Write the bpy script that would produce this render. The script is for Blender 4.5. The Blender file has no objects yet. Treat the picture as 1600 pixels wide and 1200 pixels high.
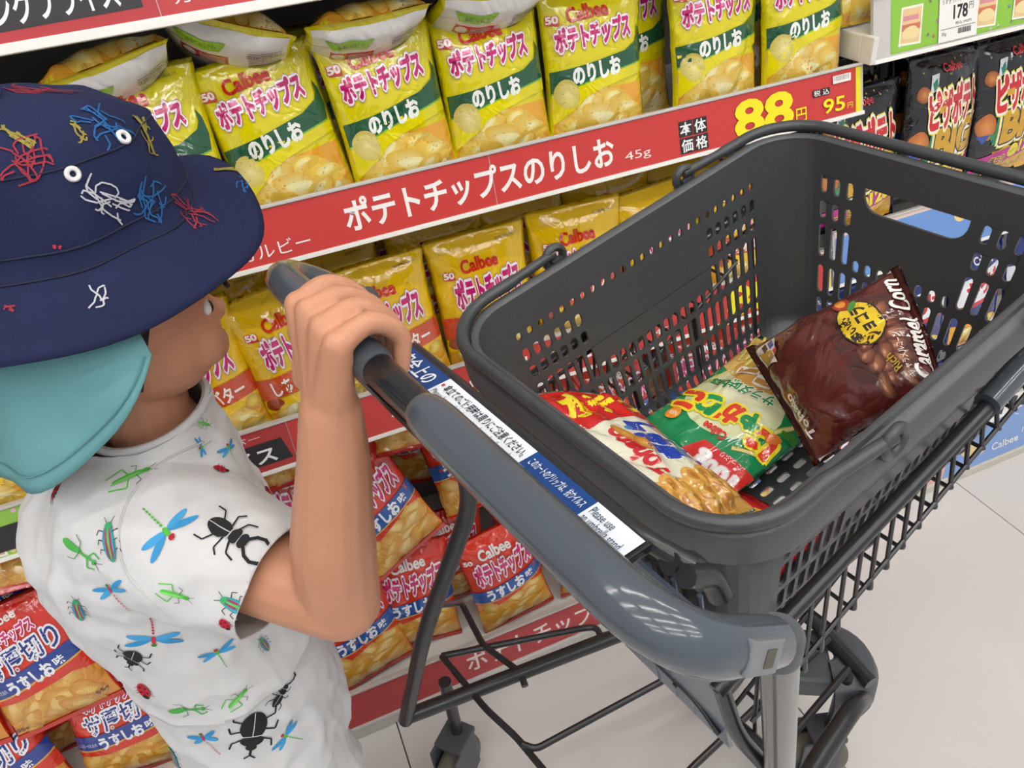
import bpy, bmesh, math, random
import numpy as np
from mathutils import Vector, Matrix, Euler
from mathutils.bvhtree import BVHTree
from mathutils.geometry import tessellate_polygon

SC = bpy.context.scene
COL = SC.collection

# ------------------------------------------------------------------ camera
CAM_R = np.array([[0.92013, -0.38077, -0.09150], [-0.29800, -0.52921, -0.79444], [0.25408, 0.75825, -0.60041]])  # right, down, forward
CAM_C = np.array([0.0, 0.0, 1.35])
FPX = 1215.0
_cd = bpy.data.cameras.new('camera'); _co = bpy.data.objects.new('camera', _cd); COL.objects.link(_co)
_cd.sensor_width = 36.0; _cd.lens = FPX / 1600 * 36; _cd.clip_start = 0.02; _cd.clip_end = 60
_m = Matrix.Identity(4)
for _i in range(3):
    _m[_i][0] = CAM_R[0][_i]; _m[_i][1] = -CAM_R[1][_i]; _m[_i][2] = -CAM_R[2][_i]; _m[_i][3] = CAM_C[_i]
_co.matrix_world = _m
SC.camera = _co

# ------------------------------------------------------------------ world, exposure
SC.view_settings.view_transform = 'Standard'; SC.view_settings.look = 'None'
SC.view_settings.gamma = 1.0; SC.view_settings.use_curve_mapping = False
SC.view_settings.exposure = 0.0
try:
    SC.cycles.max_bounces = 4; SC.cycles.diffuse_bounces = 2; SC.cycles.glossy_bounces = 2; SC.cycles.caustics_reflective = False; SC.cycles.caustics_refractive = False
except Exception: pass
_w = bpy.data.worlds.new('store_light'); SC.world = _w; _w.use_nodes = True
_w.node_tree.nodes['Background'].inputs[0].default_value = (0.93, 0.96, 1.0, 1)
_w.node_tree.nodes['Background'].inputs[1].default_value = 0.55
LAMP_POWER = 31.5          # strength of the ceiling tubes (built below)

# ------------------------------------------------------------------ helpers
def ray(px, py):
    r = np.array([(px - 800) / FPX, (py - 600) / FPX, 1.0]); return CAM_R.T @ r
def atY(px, py, y):
    r = ray(px, py); return CAM_C + r * (y / r[1])
def atZ(px, py, z):
    r = ray(px, py); return CAM_C + r * ((z - CAM_C[2]) / r[2])
_ca, _sa = math.cos(math.radians(13.3)), math.sin(math.radians(13.3))
def cart(h, l, z):                      # cart axes: h forward, l to its right, z up
    l = l - .358; return Vector((_ca * h + _sa * l, _sa * h - _ca * l, z))

def lin(c):
    if isinstance(c, str):
        c = tuple(int(c[i:i + 2], 16) / 255 for i in (0, 2, 4))
    return tuple(x / 12.92 if x <= .04045 else ((x + .055) / 1.055) ** 2.4 for x in c)

def link(o, parent=None):
    COL.objects.link(o)
    if parent is not None: o.parent = parent
    return o
def tag(o, label, cat, group=None, kind=None):
    if label: o['label'] = label
    if cat: o['category'] = cat
    if group: o['group'] = group
    if kind: o['kind'] = kind
    return o
def empty(name, loc=(0, 0, 0), rz=0):
    o = bpy.data.objects.new(name, None); o.location = loc; o.rotation_euler = (0, 0, rz); o.empty_display_size = .05
    return link(o)
def mk(name, verts, faces, mat, parent=None, smooth=True, cols=None, me_only=False):
    me = bpy.data.meshes.new(name)
    me.from_pydata([tuple(v) for v in verts], [], [tuple(int(i) for i in f) for f in faces]); me.update()
    if smooth: me.polygons.foreach_set('use_smooth', [True] * len(me.polygons))
    if cols is not None:
        a = me.color_attributes.new('Col', 'FLOAT_COLOR', 'POINT')
        a.data.foreach_set('color', np.asarray(cols, np.float32).ravel())
    if mat is not None: me.materials.append(mat)
    if me_only: return me
    return link(bpy.data.objects.new(name, me), parent)
def from_bm(name, bm, mat, parent=None, smooth=False):
    me = bpy.data.meshes.new(name); bm.to_mesh(me); bm.free()
    if smooth: me.polygons.foreach_set('use_smooth', [True] * len(me.polygons))
    me.materials.append(mat)
    return link(bpy.data.objects.new(name, me), parent)
def struct(o):
    o['kind'] = 'structure'; return o

class MB:
    """collects simple solids into one mesh"""
    def __init__(s): s.v = []; s.f = []
    def add(s, v, f):
        b = len(s.v); s.v += [tuple(x) for x in v]; s.f += [tuple(i + b for i in q) for q in f]; return s
    def box(s, x0, x1, y0, y1, z0, z1, M=None):
        v = [Vector((x, y, z)) for z in (z0, z1) for y in (y0, y1) for x in (x0, x1)]
        if M is not None: v = [M @ p for p in v]
        return s.add(v, [(0, 2, 3, 1), (4, 5, 7, 6), (0, 1, 5, 4), (2, 6, 7, 3), (0, 4, 6, 2), (1, 3, 7, 5)])
    def tube(s, pts, r, n=10, cap=True, sx=1.0, closed=False):
        pts = [Vector(p) for p in pts]; N = len(pts)
        rr = r if hasattr(r, '__len__') else [r] * N
        T = []
        for i in range(N):
            if closed: t = pts[(i + 1) % N] - pts[i - 1]
            else: t = pts[min(i + 1, N - 1)] - pts[max(i - 1, 0)]
            T.append(t.normalized() if t.length > 1e-9 else Vector((0, 0, 1)))
        up = Vector((0, 0, 1)) if abs(T[0].z) < .9 else Vector((1, 0, 0))
        a = T[0].cross(up).normalized(); V = []
        for i in range(N):
            a = (a - T[i] * a.dot(T[i])).normalized(); b = T[i].cross(a)
            for k in range(n):
                t = 2 * math.pi * k / n
                V.append(pts[i] + (a * math.cos(t) * sx + b * math.sin(t)) * rr[i])
        F = []
        for i in range(N if closed else N - 1):
            j = (i + 1) % N
            for k in range(n):
                F.append((i * n + k, i * n + (k + 1) % n, j * n + (k + 1) % n, j * n + k))
        if cap and not closed:
            F.append(tuple(range(n - 1, -1, -1))); F.append(tuple((N - 1) * n + k for k in range(n)))
        return s.add(V, F)
    def lathe(s, prof, n=24, M=None, axis='z'):
        V = []; F = []
        for (r, z) in prof:
            for k in range(n):
                t = 2 * math.pi * k / n; p = Vector((r * math.cos(t), r * math.sin(t), z))
                if axis == 'y': p = Vector((p.x, p.z, p.y))
                V.append(M @ p if M is not None else p)
        for i in range(len(prof) - 1):
            for k in range(n):
                F.append((i * n + k, i * n + (k + 1) % n, (i + 1) * n + (k + 1) % n, (i + 1) * n + k))
        F.append(tuple(range(n - 1, -1, -1))); F.append(tuple((len(prof) - 1) * n + k for k in range(n)))
        return s.add(V, F)
    def build(s, name, mat, parent=None, smooth=False, bevel=0.0):
        o = mk(name, s.v, s.f, mat, parent, smooth)
        bm = bmesh.new(); bm.from_mesh(o.data); bmesh.ops.recalc_face_normals(bm, faces=bm.faces)
        if bevel:
            bmesh.ops.bevel(bm, geom=list(bm.edges), offset=bevel, segments=2, profile=.7, affect='EDGES')
        bm.to_mesh(o.data); bm.free()
        if smooth:
            o.data.polygons.foreach_set('use_smooth', [True] * len(o.data.polygons))
            try: o.data.set_sharp_from_angle(angle=math.radians(45))
            except Exception: pass
        return o
def smooth_path(pts, sub=6, closed=False):
    pts = [Vector(p) for p in pts]; N = len(pts); out = []
    rng = range(N) if closed else range(N - 1)
    for i in rng:
        p1, p2 = pts[i], pts[(i + 1) % N]
        p0 = pts[i - 1] if (i > 0 or closed) else p1 * 2 - p2
        p3 = pts[(i + 2) % N] if (closed or i + 2 < N) else p2 * 2 - p1
        for k in range(sub):
            t = k / sub
            out.append(.5 * ((2 * p1) + (p2 - p0) * t + (2 * p0 - 5 * p1 + 4 * p2 - p3) * t * t + (3 * p1 - p0 - 3 * p2 + p3) * t ** 3))
    if not closed: out.append(pts[-1])
    return out
def fillet(pts, r, seg=6):                 # round the corners of a polyline
    pts = [Vector(p) for p in pts]; out = [pts[0]]
    for i in range(1, len(pts) - 1):
        a, b, c = pts[i - 1], pts[i], pts[i + 1]
        ri = r[i - 1] if hasattr(r, '__len__') else r
        d1 = (a - b); d2 = (c - b); k = min(ri, d1.length * .49, d2.length * .49)
        p = b + d1.normalized() * k; q = b + d2.normalized() * k
        for j in range(seg + 1):
            t = j / seg; out.append((1 - t) ** 2 * p + 2 * t * (1 - t) * b + t * t * q)
    out.append(pts[-1]); return out

# ------------------------------------------------------------------ materials
MATS = {}
def mat(name, color, rough=.5, metal=0.0, spec=.5, coat=0.0, bump=None, vary=0.0, vscale=20, sub=0.0, emit=0.0, trans=0.0, aniso=None):
    if name in MATS: return MATS[name]
    m = bpy.data.materials.new(name); m.use_nodes = True; nt = m.node_tree; b = nt.nodes['Principled BSDF']
    c = (*lin(color), 1)
    b.inputs['Base Color'].default_value = c; b.inputs['Roughness'].default_value = rough
    b.inputs['Metallic'].default_value = metal; b.inputs['Specular IOR Level'].default_value = spec
    b.inputs['Coat Weight'].default_value = coat; b.inputs['Coat Roughness'].default_value = .08
    if trans: b.inputs['Transmission Weight'].default_value = trans
    if sub:
        b.inputs['Subsurface Weight'].default_value = sub; b.inputs['Subsurface Radius'].default_value = (.01, .004, .002)
        b.inputs['Subsurface Scale'].default_value = .6
    if emit:
        b.inputs['Emission Color'].default_value = c; b.inputs['Emission Strength'].default_value = emit
    tc = None
    if bump or vary: tc = nt.nodes.new('ShaderNodeTexCoord')
    if vary:
        n = nt.nodes.new('ShaderNodeTexNoise'); n.inputs['Scale'].default_value = vscale; n.inputs['Detail'].default_value = 4
        nt.links.new(tc.outputs['Object'], n.inputs['Vector'])
        mx = nt.nodes.new('ShaderNodeMixRGB'); mx.blend_type = 'MULTIPLY'; mx.inputs[0].default_value = 1
        mx.inputs[1].default_value = c
        rp = nt.nodes.new('ShaderNodeValToRGB'); rp.color_ramp.elements[0].color = (1 - vary,) * 3 + (1,); rp.color_ramp.elements[1].color = (1 + vary * .3,) * 3 + (1,)
        rp.color_ramp.elements[0].position = .3; rp.color_ramp.elements[1].position = .7
        nt.links.new(n.outputs['Fac'], rp.inputs[0]); nt.links.new(rp.outputs[0], mx.inputs[2]); nt.links.new(mx.outputs[0], b.inputs['Base Color'])
    if bump: add_bump(nt, b, tc, *bump)
    MATS[name] = m; return m
def add_bump(nt, b, tc, scale, dist, detail=3, kind='noise'):
    n = nt.nodes.new('ShaderNodeTexNoise'); n.inputs['Scale'].default_value = scale; n.inputs['Detail'].default_value = detail
    if kind == 'crease': n.inputs['Distortion'].default_value = 1.4
    nt.links.new(tc.outputs['Object'], n.inputs['Vector'])
    src = n.outputs['Fac']
    if kind == 'crease':
        m1 = nt.nodes.new('ShaderNodeMath'); m1.operation = 'SUBTRACT'; m1.inputs[1].default_value = .5; nt.links.new(src, m1.inputs[0])
        m2 = nt.nodes.new('ShaderNodeMath'); m2.operation = 'ABSOLUTE'; nt.links.new(m1.outputs[0], m2.inputs[0]); src = m2.outputs[0]
    bp = nt.nodes.new('ShaderNodeBump'); bp.inputs['Strength'].default_value = 1.0; bp.inputs['Distance'].default_value = dist
    nt.links.new(src, bp.inputs['Height']); nt.links.new(bp.outputs[0], b.inputs['Normal'])
def print_mat(name, rough=.3, bump=None, spec=.5, coat=0.0):
    if name in MATS: return MATS[name]
    m = mat(name, 'ffffff', rough, spec=spec, coat=coat); nt = m.node_tree; b = nt.nodes['Principled BSDF']
    a = nt.nodes.new('ShaderNodeAttribute'); a.attribute_name = 'Col'; nt.links.new(a.outputs['Color'], b.inputs['Base Color'])
    if bump:
        tc = nt.nodes.new('ShaderNodeTexCoord'); add_bump(nt, b, tc, *bump)
    return m

# ------------------------------------------------------------------ flat print laid on surfaces as thin layers
_GL = {}
def glyphs(s, off=0.0):
    k = (s, round(off, 4))
    if k in _GL: return _GL[k]
    c = bpy.data.curves.new('t', 'FONT'); c.body = s; c.size = 1; c.offset = off; c.resolution_u = 3
    o = bpy.data.objects.new('t', c); COL.objects.link(o)
    e = o.evaluated_get(bpy.context.evaluated_depsgraph_get()); m = e.to_mesh()
    v = np.array([(p.co.x, p.co.y) for p in m.vertices]); f = [tuple(p.vertices) for p in m.polygons]
    e.to_mesh_clear(); bpy.data.objects.remove(o); bpy.data.curves.remove(c)
    _GL[k] = (v, f); return v, f

class Sheet:
    """a flat printed design in sheet units; layers are stacked in the order drawn"""
    def __init__(s): s.v = []; s.c = []; s.l = []; s.f = []; s.layer = 0
    def raw(s, v, f, c, layer=None):
        b = len(s.v); v = np.asarray(v, float)
        if layer is None: s.layer += 1; layer = s.layer
        s.v += [tuple(p) for p in v]; s.l += [layer] * len(v)
        c = np.asarray(c, float)
        s.c += [tuple(c)] * len(v) if c.ndim == 1 else [tuple(q) for q in c]
        s.f += [tuple(i + b for i in q) for q in f]
    def rect(s, x0, y0, x1, y1, c, rot=0, layer=None):
        v = np.array([(x0, y0), (x1, y0), (x1, y1), (x0, y1)], float)
        if rot:
            m = v.mean(0); t = math.radians(rot); R = np.array([[math.cos(t), math.sin(t)], [-math.sin(t), math.cos(t)]]); v = (v - m) @ R + m
        s.raw(v, [(0, 1, 2, 3)], lin(c), layer)
    def poly(s, pts, c, layer=None):
        t = tessellate_polygon([[Vector((p[0], p[1], 0)) for p in pts]])
        s.raw(pts, t, lin(c), layer)
    def blob(s, cx, cy, rx, ry, c, rot=0, jit=0.0, seed=0, n=22, edge=None, layer=None):
        rd = random.Random(seed * 7 + 3); ph = [rd.uniform(0, 6.28) for _ in range(4)]
        t = math.radians(rot); v = [(cx, cy)]
        for k in range(n):
            a = 2 * math.pi * k / n
            q = 1 + jit * (math.sin(2 * a + ph[0]) * .5 + math.sin(3 * a + ph[1]) * .4 + math.sin(5 * a + ph[2]) * .25)
            x, y = rx * q * math.cos(a), ry * q * math.sin(a)
            v.append((cx + x * math.cos(t) - y * math.sin(t), cy + x * math.sin(t) + y * math.cos(t)))
        col = [lin(c)] + [lin(edge or c)] * n
        s.raw(v, [(0, 1 + k, 1 + (k + 1) % n) for k in range(n)], np.array(col), layer)
    def text(s, st, box, c, bold=0.02, outline=(), rot=0, shear=0.0, flip=False, arch=0.0):
        v0, _ = glyphs(st, 0.0)
        if len(v0) == 0: return
        mn, mx_ = v0.min(0), v0.max(0); x0, y0, x1, y1 = box; ctr = np.array([(x0 + x1) / 2, (y0 + y1) / 2])
        sc = np.array([(x1 - x0) / (mx_[0] - mn[0]), (y1 - y0) / (mx_[1] - mn[1])])
        t = math.radians(rot); R = np.array([[math.cos(t), math.sin(t)], [-math.sin(t), math.cos(t)]])
        for off, cc in list(outline) + [(bold, c)]:
            b0 = min(off, .022); rest = off - b0; n = 0 if rest < .004 else (6 if rest < .06 else 9)
            v, f = glyphs(st, b0); s.layer += 1
            for k in range(n + 1):                       # heavier strokes: the glyph repeated round a small circle
                p = v - (mn + mx_) / 2
                if k: p = p + np.array([math.cos(2 * math.pi * k / n), math.sin(2 * math.pi * k / n)]) * rest
                p = p * sc
                if arch: p[:, 1] += arch * (1 - (2 * p[:, 0] / (x1 - x0)) ** 2)
                p[:, 0] += shear * p[:, 1]
                if flip: p = -p
                s.raw(p @ R + ctr, f, lin(cc), s.layer + .75 * k / (n + 1))
    def cut(s, xs, ys):
        """split every face along the grid lines so that it can follow a curved surface"""
        from bisect import bisect_right, bisect_left
        xs, ys = [float(q) for q in xs], [float(q) for q in ys]
        def split(poly, ax, a):
            lo, hi = [], []
            n = len(poly)
            for i in range(n):
                p, q = poly[i], poly[(i + 1) % n]; dp, dq = p[ax] - a, q[ax] - a
                if dp <= 0: lo.append(p)
                if dp >= 0: hi.append(p)
                if dp * dq < 0:
                    t = dp / (dp - dq); m = tuple(u + (w - u) * t for u, w in zip(p, q)); m = (a, m[1]) + m[2:] if ax == 0 else (m[0], a) + m[2:]
                    lo.append(m); hi.append(m)
            return lo, hi
        ext = max(max(abs(float(q)) for q in p) for p in s.v); KQ = 2e6 / max(ext, 1e-9)
        sv = [(float(p[0]), float(p[1])) for p in s.v]; scl = [tuple(float(q) for q in c) for c in s.c]
        idx = {}; V = []; Cc = []; L = []; F = []
        for f in s.f:
            lay = s.l[f[0]]
            todo = [[sv[i] + scl[i] for i in f]]
            for ax, arr in ((0, xs), (1, ys)):
                out = []
                for poly in todo:
                    mn = min(p[ax] for p in poly); mx_ = max(p[ax] for p in poly)
                    for a in arr[bisect_right(arr, mn + 1e-7):bisect_left(arr, mx_ - 1e-7)]:
                        lo, hi = split(poly, ax, a)
                        if len(lo) > 2: out.append(lo)
                        poly = hi
                        if len(poly) < 3: break
                    if len(poly) > 2: out.append(poly)
                todo = out
            for poly in todo:
                g = []
                for p in poly:
                    k = (int(p[0] * KQ), int(p[1] * KQ), lay, int(p[2] * 999), int(p[3] * 999)); i = idx.get(k)
                    if i is None: i = idx[k] = len(V); V.append(p[:2]); Cc.append((*p[2:5], 1.0)); L.append(lay)
                    if not g or g[-1] != i: g.append(i)
                if len(g) > 2 and g[0] == g[-1]: g.pop()
                if len(set(g)) == len(g) and len(g) > 2: F.append(tuple(g))
        s.done = (np.array(V), np.array(Cc), np.array(L), F); return s
    def on_plane(s, name, M, m, parent=None, base=.0004, dz=.0001):
        """lay the sheet on the plane given by matrix M (x, y in sheet units, +z outwards)"""
        vs = [M @ Vector((p[0], p[1], base + dz * l)) for p, l in zip(s.v, s.l)]
        return mk(name, vs, s.f, m, parent, False, [(*c, 1) for c in s.c])
    def on_bvh(s, name, bvh, origin, M3, m, parent=None, base=.0006, dz=.00015, cell=.008, reach=.15, inv=None):
        """project the sheet along -z of M3 on to a surface"""
        v = np.array(s.v); mn, mx_ = v.min(0), v.max(0)
        if not hasattr(s, 'done'): s.cut(np.arange(mn[0] + cell / 2, mx_[0], cell), np.arange(mn[1] + cell / 2, mx_[1], cell))
        V, Cc, L, F = s.done; out = []; ok = []
        d = -(M3 @ Vector((0, 0, 1)))
        for p, l in zip(V, L):
            o = origin + M3 @ Vector((p[0], p[1], 0)) - d * reach
            hit, nrm, _, _ = bvh.ray_cast(o, d, reach * 2)
            if hit is None: out.append(origin); ok.append(False)
            else:
                if nrm.dot(d) > 0: nrm = -nrm
                out.append(hit + nrm * (base + dz * l)); ok.append(True)
        F2 = [f for f in F if all(ok[i] for i in f)]
        if not F2: return None
        if inv is not None: out = [inv @ p for p in out]
        return mk(name, out, F2, m, parent, True, Cc)

# ------------------------------------------------------------------ floor, ceiling and lamps
def tile_mat():
    m = mat('floor_tile_glaze', 'e2deda', .16, spec=.5, vary=.05, vscale=3)
    return m
TILE = .674
floor = struct(mk('floor', [(-2.6, -2.6, -.012), (4.2, -2.6, -.012), (4.2, 2.2, -.012), (-2.6, 2.2, -.012)], [(0, 1, 2, 3)], mat('floor_joint', '8f877c', .8)))
_t = MB().box(.0012, TILE - .0012, .0012, TILE - .0012, -.01, 0); _tm = None
for i in range(-3, 5):
    for j in range(-4, 3):
        x, y = .656 + TILE * i, .26 + TILE * (j)
        if _tm is None:
            o = _t.build('floor_tile', tile_mat(), floor, bevel=.0008); _tm = o.data
        else: o = link(bpy.data.objects.new('floor_tile', _tm), floor)
        o.location = (x, y, 0)
ceiling = struct(mk('ceiling', [(-2.6, -2.6, 2.9), (4.2, -2.6, 2.9), (4.2, 2.2, 2.9), (-2.6, 2.2, 2.9)], [(3, 2, 1, 0)], mat('ceiling_panel', 'e9e9e6', .8)))
lamp_body = mat('lamp_housing', 'f2f2f2', .5); lamp_glow = mat('lamp_tube', 'fffcf8', .5, emit=LAMP_POWER)
k = 0
for yy in (-2.1, -1.45, -.8, -.15, .5):
    for xx in (-1.2, .35, 1.9):
        k += 1
        r = empty('ceiling_lamp', (xx, yy, 2.9))
        MB().box(-.62, .62, -.06, .06, -.05, -.001).build('housing', lamp_body, r, bevel=.006)
        MB().box(-.60, .60, -.022, .022, -.066, -.0505).build('tube', lamp_glow, r)
        tag(r, 'slim white ceiling lamp, %s of the %s row seen from the shelf' % (('left', 'middle', 'right')[(k - 1) % 3], ('fifth', 'fourth', 'third', 'second', 'first')[(k - 1) // 3]), 'lamp', 'ceiling lamps over the aisle')
# ------------------------------------------------------------------ shelving
white_metal = mat('white_steel', 'e6e4de', .35, spec=.5)
grey_plastic = mat('rail_plastic', 'c9c5c0', .25, spec=.5)
white_plastic = mat('white_lip', 'f4f1ea', .35)
card_print = print_mat('card_print', .42)
BACK = 1.31
def rail_matrix(Yb, zb, tilt=14):
    t = math.radians(tilt)
    M = Matrix.Identity(4)
    M.col[0] = (1, 0, 0, 0); M.col[1] = (0, math.sin(t), math.cos(t), 0); M.col[2] = (0, -math.cos(t), math.sin(t), 0); M.col[3] = (0, Yb, zb, 1)
    return M
def rail(parent, x0, x1, Yb, zb, h, sheet, label, lip=white_plastic, lip_h=.004, tilt=14):
    M = rail_matrix(Yb, zb, tilt)
    o = MB().box(x0, x1, -.002, h + .004, -.006, 0, M).build('price_rail', grey_plastic, parent, bevel=.0008)
    o['label'] = label
    MB().box(x0, x1, -.006, lip_h - .004, -.008, .004, M).build('rail_lip', lip, o, bevel=.0012)
    MB().box(x0, x1, h + .001, h + .005, -.008, .003, M).build('rail_lip', grey_plastic, o, bevel=.0008)
    sheet.on_plane('price_card', M, card_print, o)
    # clear plastic cover strip in front of the cards
    return o
RED = 'c83c38'
def shelf_board(parent, x0, x1, y0, z, t=.028):
    return MB().box(x0, x1, y0, BACK, z - t, z).build('shelf_board', white_metal, parent, bevel=.002)

unit = empty('shelving_unit', (0, 1.2, 0)); unit.matrix_world = Matrix.Translation((0, 0, 0))
tag(unit, 'long white steel shelving unit stacked with yellow and red chip bags', 'shelving')
X0, X1 = -1.15, .957
MB().box(X0, X1, BACK, BACK + .03, 0, 2.0).build('back_panel', mat('shade_grey_panel', '8d8b88', .5), unit)  # white panel painted grey for the shade of a bag-filled shelf interior
for x in (X0, X1 - .03): MB().box(x, x + .03, 1.27, BACK, 0, 2.0).build('upright', white_metal, unit, bevel=.002)
MB().box(X0, X1, .868, BACK, .0, .075).build('base_deck', white_metal, unit, bevel=.002)
for z in (.60, .925, 1.225): shelf_board(unit, X0, X1, .972, z)
MB().box(X0, X1, .846, .866, 0, .036).build('kick_plate', mat('kick_white', 'cfccc5', .4), unit, bevel=.002)

# top rail: black and red card
s = Sheet()
s.rect(X0, 0, -.0165, .085, 'b5353a'); s.rect(-.0155, 0, X1, .085, 'bd3b3d')
s.poly([(-.60, .0095), (-.030, .0155), (-.030, .085), (-.60, .085)], '2b2a2d')
s.text('キングプライス', (-.186, .0190, -.050, .048), 'f2f2f2', .02)
s.text('カルビー', (.001, .013, .09, .028), 'f4e9e4', .0)
rail(unit, X0, X1, .955, 1.197, .085, s, 'red and black price rail at the very top', lip_h=.008)
# main rail: 88 yen
s = Sheet()
s.rect(X0, 0, .3285, .067, RED); s.rect(.3295, 0, .9425, .067, RED); s.rect(.9425, 0, .9525, .067, 'ece01c')
s.rect(.5985, .001, .5992, .066, 'c23c38')
s.text('カルビー', (-.020, .008, .071, .026), 'f6eeea', .0)
s.text('ポテトチップスのりしお', (.122, .013, .514, .054), 'f7f3ef', .026)
s.text('45g', (.531, .011, .573, .026), 'f4e6e0', .0)
for i, chh in enumerate('本体価格'):
    cx, cy = .634 + .0245 * (i % 2), .0385 - .024 * (i // 2)
    s.rect(cx - .0115, cy - .011, cx + .0115, cy + .011, '26282a'); s.text(chh, (cx - .0095, cy - .009, cx + .0095, cy + .009), 'f5f5f2', .016)
s.text('88', (.7205, .005, .820, .056), 'f3e51e', .035)
s.text('円', (.828, .007, .847, .027), 'f3e51e', .01)
for i, chh in enumerate('税込'):
    cx = .8675 + .0165 * i
    s.rect(cx - .0075, .037, cx + .0075, .0475, '26282a'); s.text(chh, (cx - .006, .038, cx + .006, .0465), 'f5f5f2', .008)
s.text('95', (.879, .009, .919, .030), 'f3e51e', .015); s.text('円', (.9245, .009, .9345, .0175), 'f3e51e', .0)
s.rect(.897, .050, .931, .0615, 'f2ece6')
rd = random.Random(4); xx = .899
while xx < .928:
    w = rd.choice((.0006, .0006, .0012)); s.rect(xx, .0535, xx + w, .0605, '222222', layer=s.layer); xx += w + rd.choice((.0006, .0012))
rail(unit, X0, X1, .955, .903, .067, s, 'red price rail with white katakana and a yellow 88 yen price')
# lower rail
s = Sheet()
s.rect(X0, 0, -.385, .067, '8fc04a'); s.rect(-.384, 0, -.0335, .067, 'b03a3a'); s.rect(-.0325, 0, X1 - .004, .067, RED)
rd = random.Random(9)
for k in range(120):
    cx = rd.uniform(-1.1, -.39); cy = rd.uniform(.004, .063)
    if abs(cx + .47) < .028: continue
    s.blob(cx, cy, .0034, .0034, rd.choice(('f0cf7d', 'd9a8c9', 'e9996e', 'a9c3e6', 'f4efe0')), n=10, layer=s.layer)
s.poly([(-.492, .004), (-.437, .001), (-.441, .062), (-.497, .066)], 'f3efe6'); s.poly([(-.489, .007), (-.440, .004), (-.444, .059), (-.494, .063)], 'd9a98c')
s.rect(-.487, .030, -.445, .046, 'c2474b'); s.blob(-.466, .018, .017, .009, 'edd49a', jit=.1)
s.poly([(-.60, .006), (-.038, .010), (-.046, .046), (-.60, .044)], '2b2a2d')
s.text('スーパー', (-.155, .052, -.074, .061), 'f4e6e4', .0); s.text('プライス', (-.190, .013, -.060, .038), 'f4f4f4', .02)
s.text('カルビー', (-.012, .006, .064, .020), 'f4e6e4', .0)
s.text('ポテトチップスしあわせバター', (.12, .014, .565, .054), 'f7f3ef', .012)
s.text('45g', (.585, .012, .63, .026), 'f4e6e0', .0)
s.text('88', (.735, .005, .83, .056), 'f3e51e', .035); s.text('円', (.838, .008, .856, .027), 'f3e51e', .01); s.text('95', (.885, .010, .922, .030), 'f3e51e', .015)
s.rect(.941, 0, .953, .067, 'ece01c')
rail(unit, X0, X1, .955, .580, .067, s, 'red price rail half hidden behind the basket')
# bottom rail
s = Sheet()
s.rect(X0, 0, X1 - .004, .070, 'b8494a')
s.text('ポテトチップスコンソメ', (.136, .014, .615, .058), 'efe3dd', .012)
s.text('88', (.735, .005, .83, .056), 'f3e51e', .035)
rail(unit, X0, X1, .845, .040, .070, s, 'red price rail just above the floor', lip=mat('kick_white', 'cfccc5', .4))

# right hand bay
bay = empty('shelving_unit', (0, 0, 0))
tag(bay, 'white shelving bay with black chip bags and a green dotted rail', 'shelving')
B0, B1 = .962, 2.6
MB().box(B0, B1, BACK, BACK + .03, 0, 2.0).build('back_panel', MATS['shade_grey_panel'], bay)
MB().box(B1 - .03, B1, 1.27, BACK, 0, 2.0).build('upright', white_metal, bay, bevel=.002)
MB().box(B0, B1, .868, BACK, 0, .07).build('base_deck', white_metal, bay, bevel=.002)
MB().box(.952, B1, .976, BACK, .972, 1.012).build('shelf_board', white_metal, bay, bevel=.003)
shelf_board(bay, B0, B1, .972, .60)
MB().box(B0, B1, .852, .866, 0, .030).build('kick_plate', mat('kick_cream', 'd8d2c4', .45), bay, bevel=.002)
s = Sheet(); s.rect(.993, .003, 2.6, .082, '8cc043')
rd = random.Random(5)
for k in range(150):
    cx = rd.uniform(.995, 2.5); cy = rd.uniform(.006, .078)
    s.blob(cx, cy, .0032, .0032, rd.choice(('f0cf7d', 'd9a8c9', 'e9b06e', 'a9c3e6', 'e8efe0')), n=10, layer=s.layer)
for x in (1.033, 1.185, 1.262):
    s.poly([(x - .025, .012), (x + .018, .010), (x + .022, .066), (x - .020, .066)], 'f5efe2'); s.poly([(x - .022, .015), (x + .015, .013), (x + .019, .063), (x - .017, .063)], 'e6c690')
    s.rect(x - .017, .046, x + .013, .053, 'd88f97'); s.poly([(x - .020, .032), (x + .016, .032), (x + .017, .041), (x - .019, .041)], 'cf7656'); s.blob(x - .002, .028, .016, .010, 'ecd79e', jit=.12)
s.rect(1.085, .003, 1.163, .080, 'f2efe9')
s.text('178', (1.114, .034, 1.142, .053), '2a2a2a', .03); s.text('円', (1.145, .044, 1.154, .054), '2a2a2a', .0)
s.text('うすぎりパリッと55g', (1.090, .056, 1.153, .064), '555555', .0); s.text('税込 192円', (1.118, .025, 1.15, .0295), '444444', .0)
s.rect(1.089, .021, 1.159, .0218, '555555')
xx = 1.124; rd = random.Random(6)
while xx < 1.150:
    w = rd.choice((.0006, .0012)); s.rect(xx, .011, xx + w, .019, '333333', layer=s.layer); xx += w + .0009
s.text('55g', (1.091, .011, 1.10, .017), '666666', .0)
MB().box(.952, .962, .952, .978, .972, 1.012).build('shelf_bracket', white_metal, bay, bevel=.002)
rail(bay, .960, B1, .955, .977, .084, s, 'pale rail with green dotted cards and a 178 yen tag')
s = Sheet(); s.rect(B0 + .004, 0, B1, .095, 'e5c9bd'); s.rect(B0 + .004, 0, B1, .088, '6f97d6')
rd = random.Random(8)
for k in range(60):
    cx = rd.uniform(1.0, 2.5); cy = rd.uniform(.01, .078)
    s.rect(cx, cy, cx + .010, cy + .002, rd.choice(('f6f3ec', 'f2d9a0', 'f0b7ae')), rot=rd.uniform(0, 180), layer=s.layer)
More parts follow.
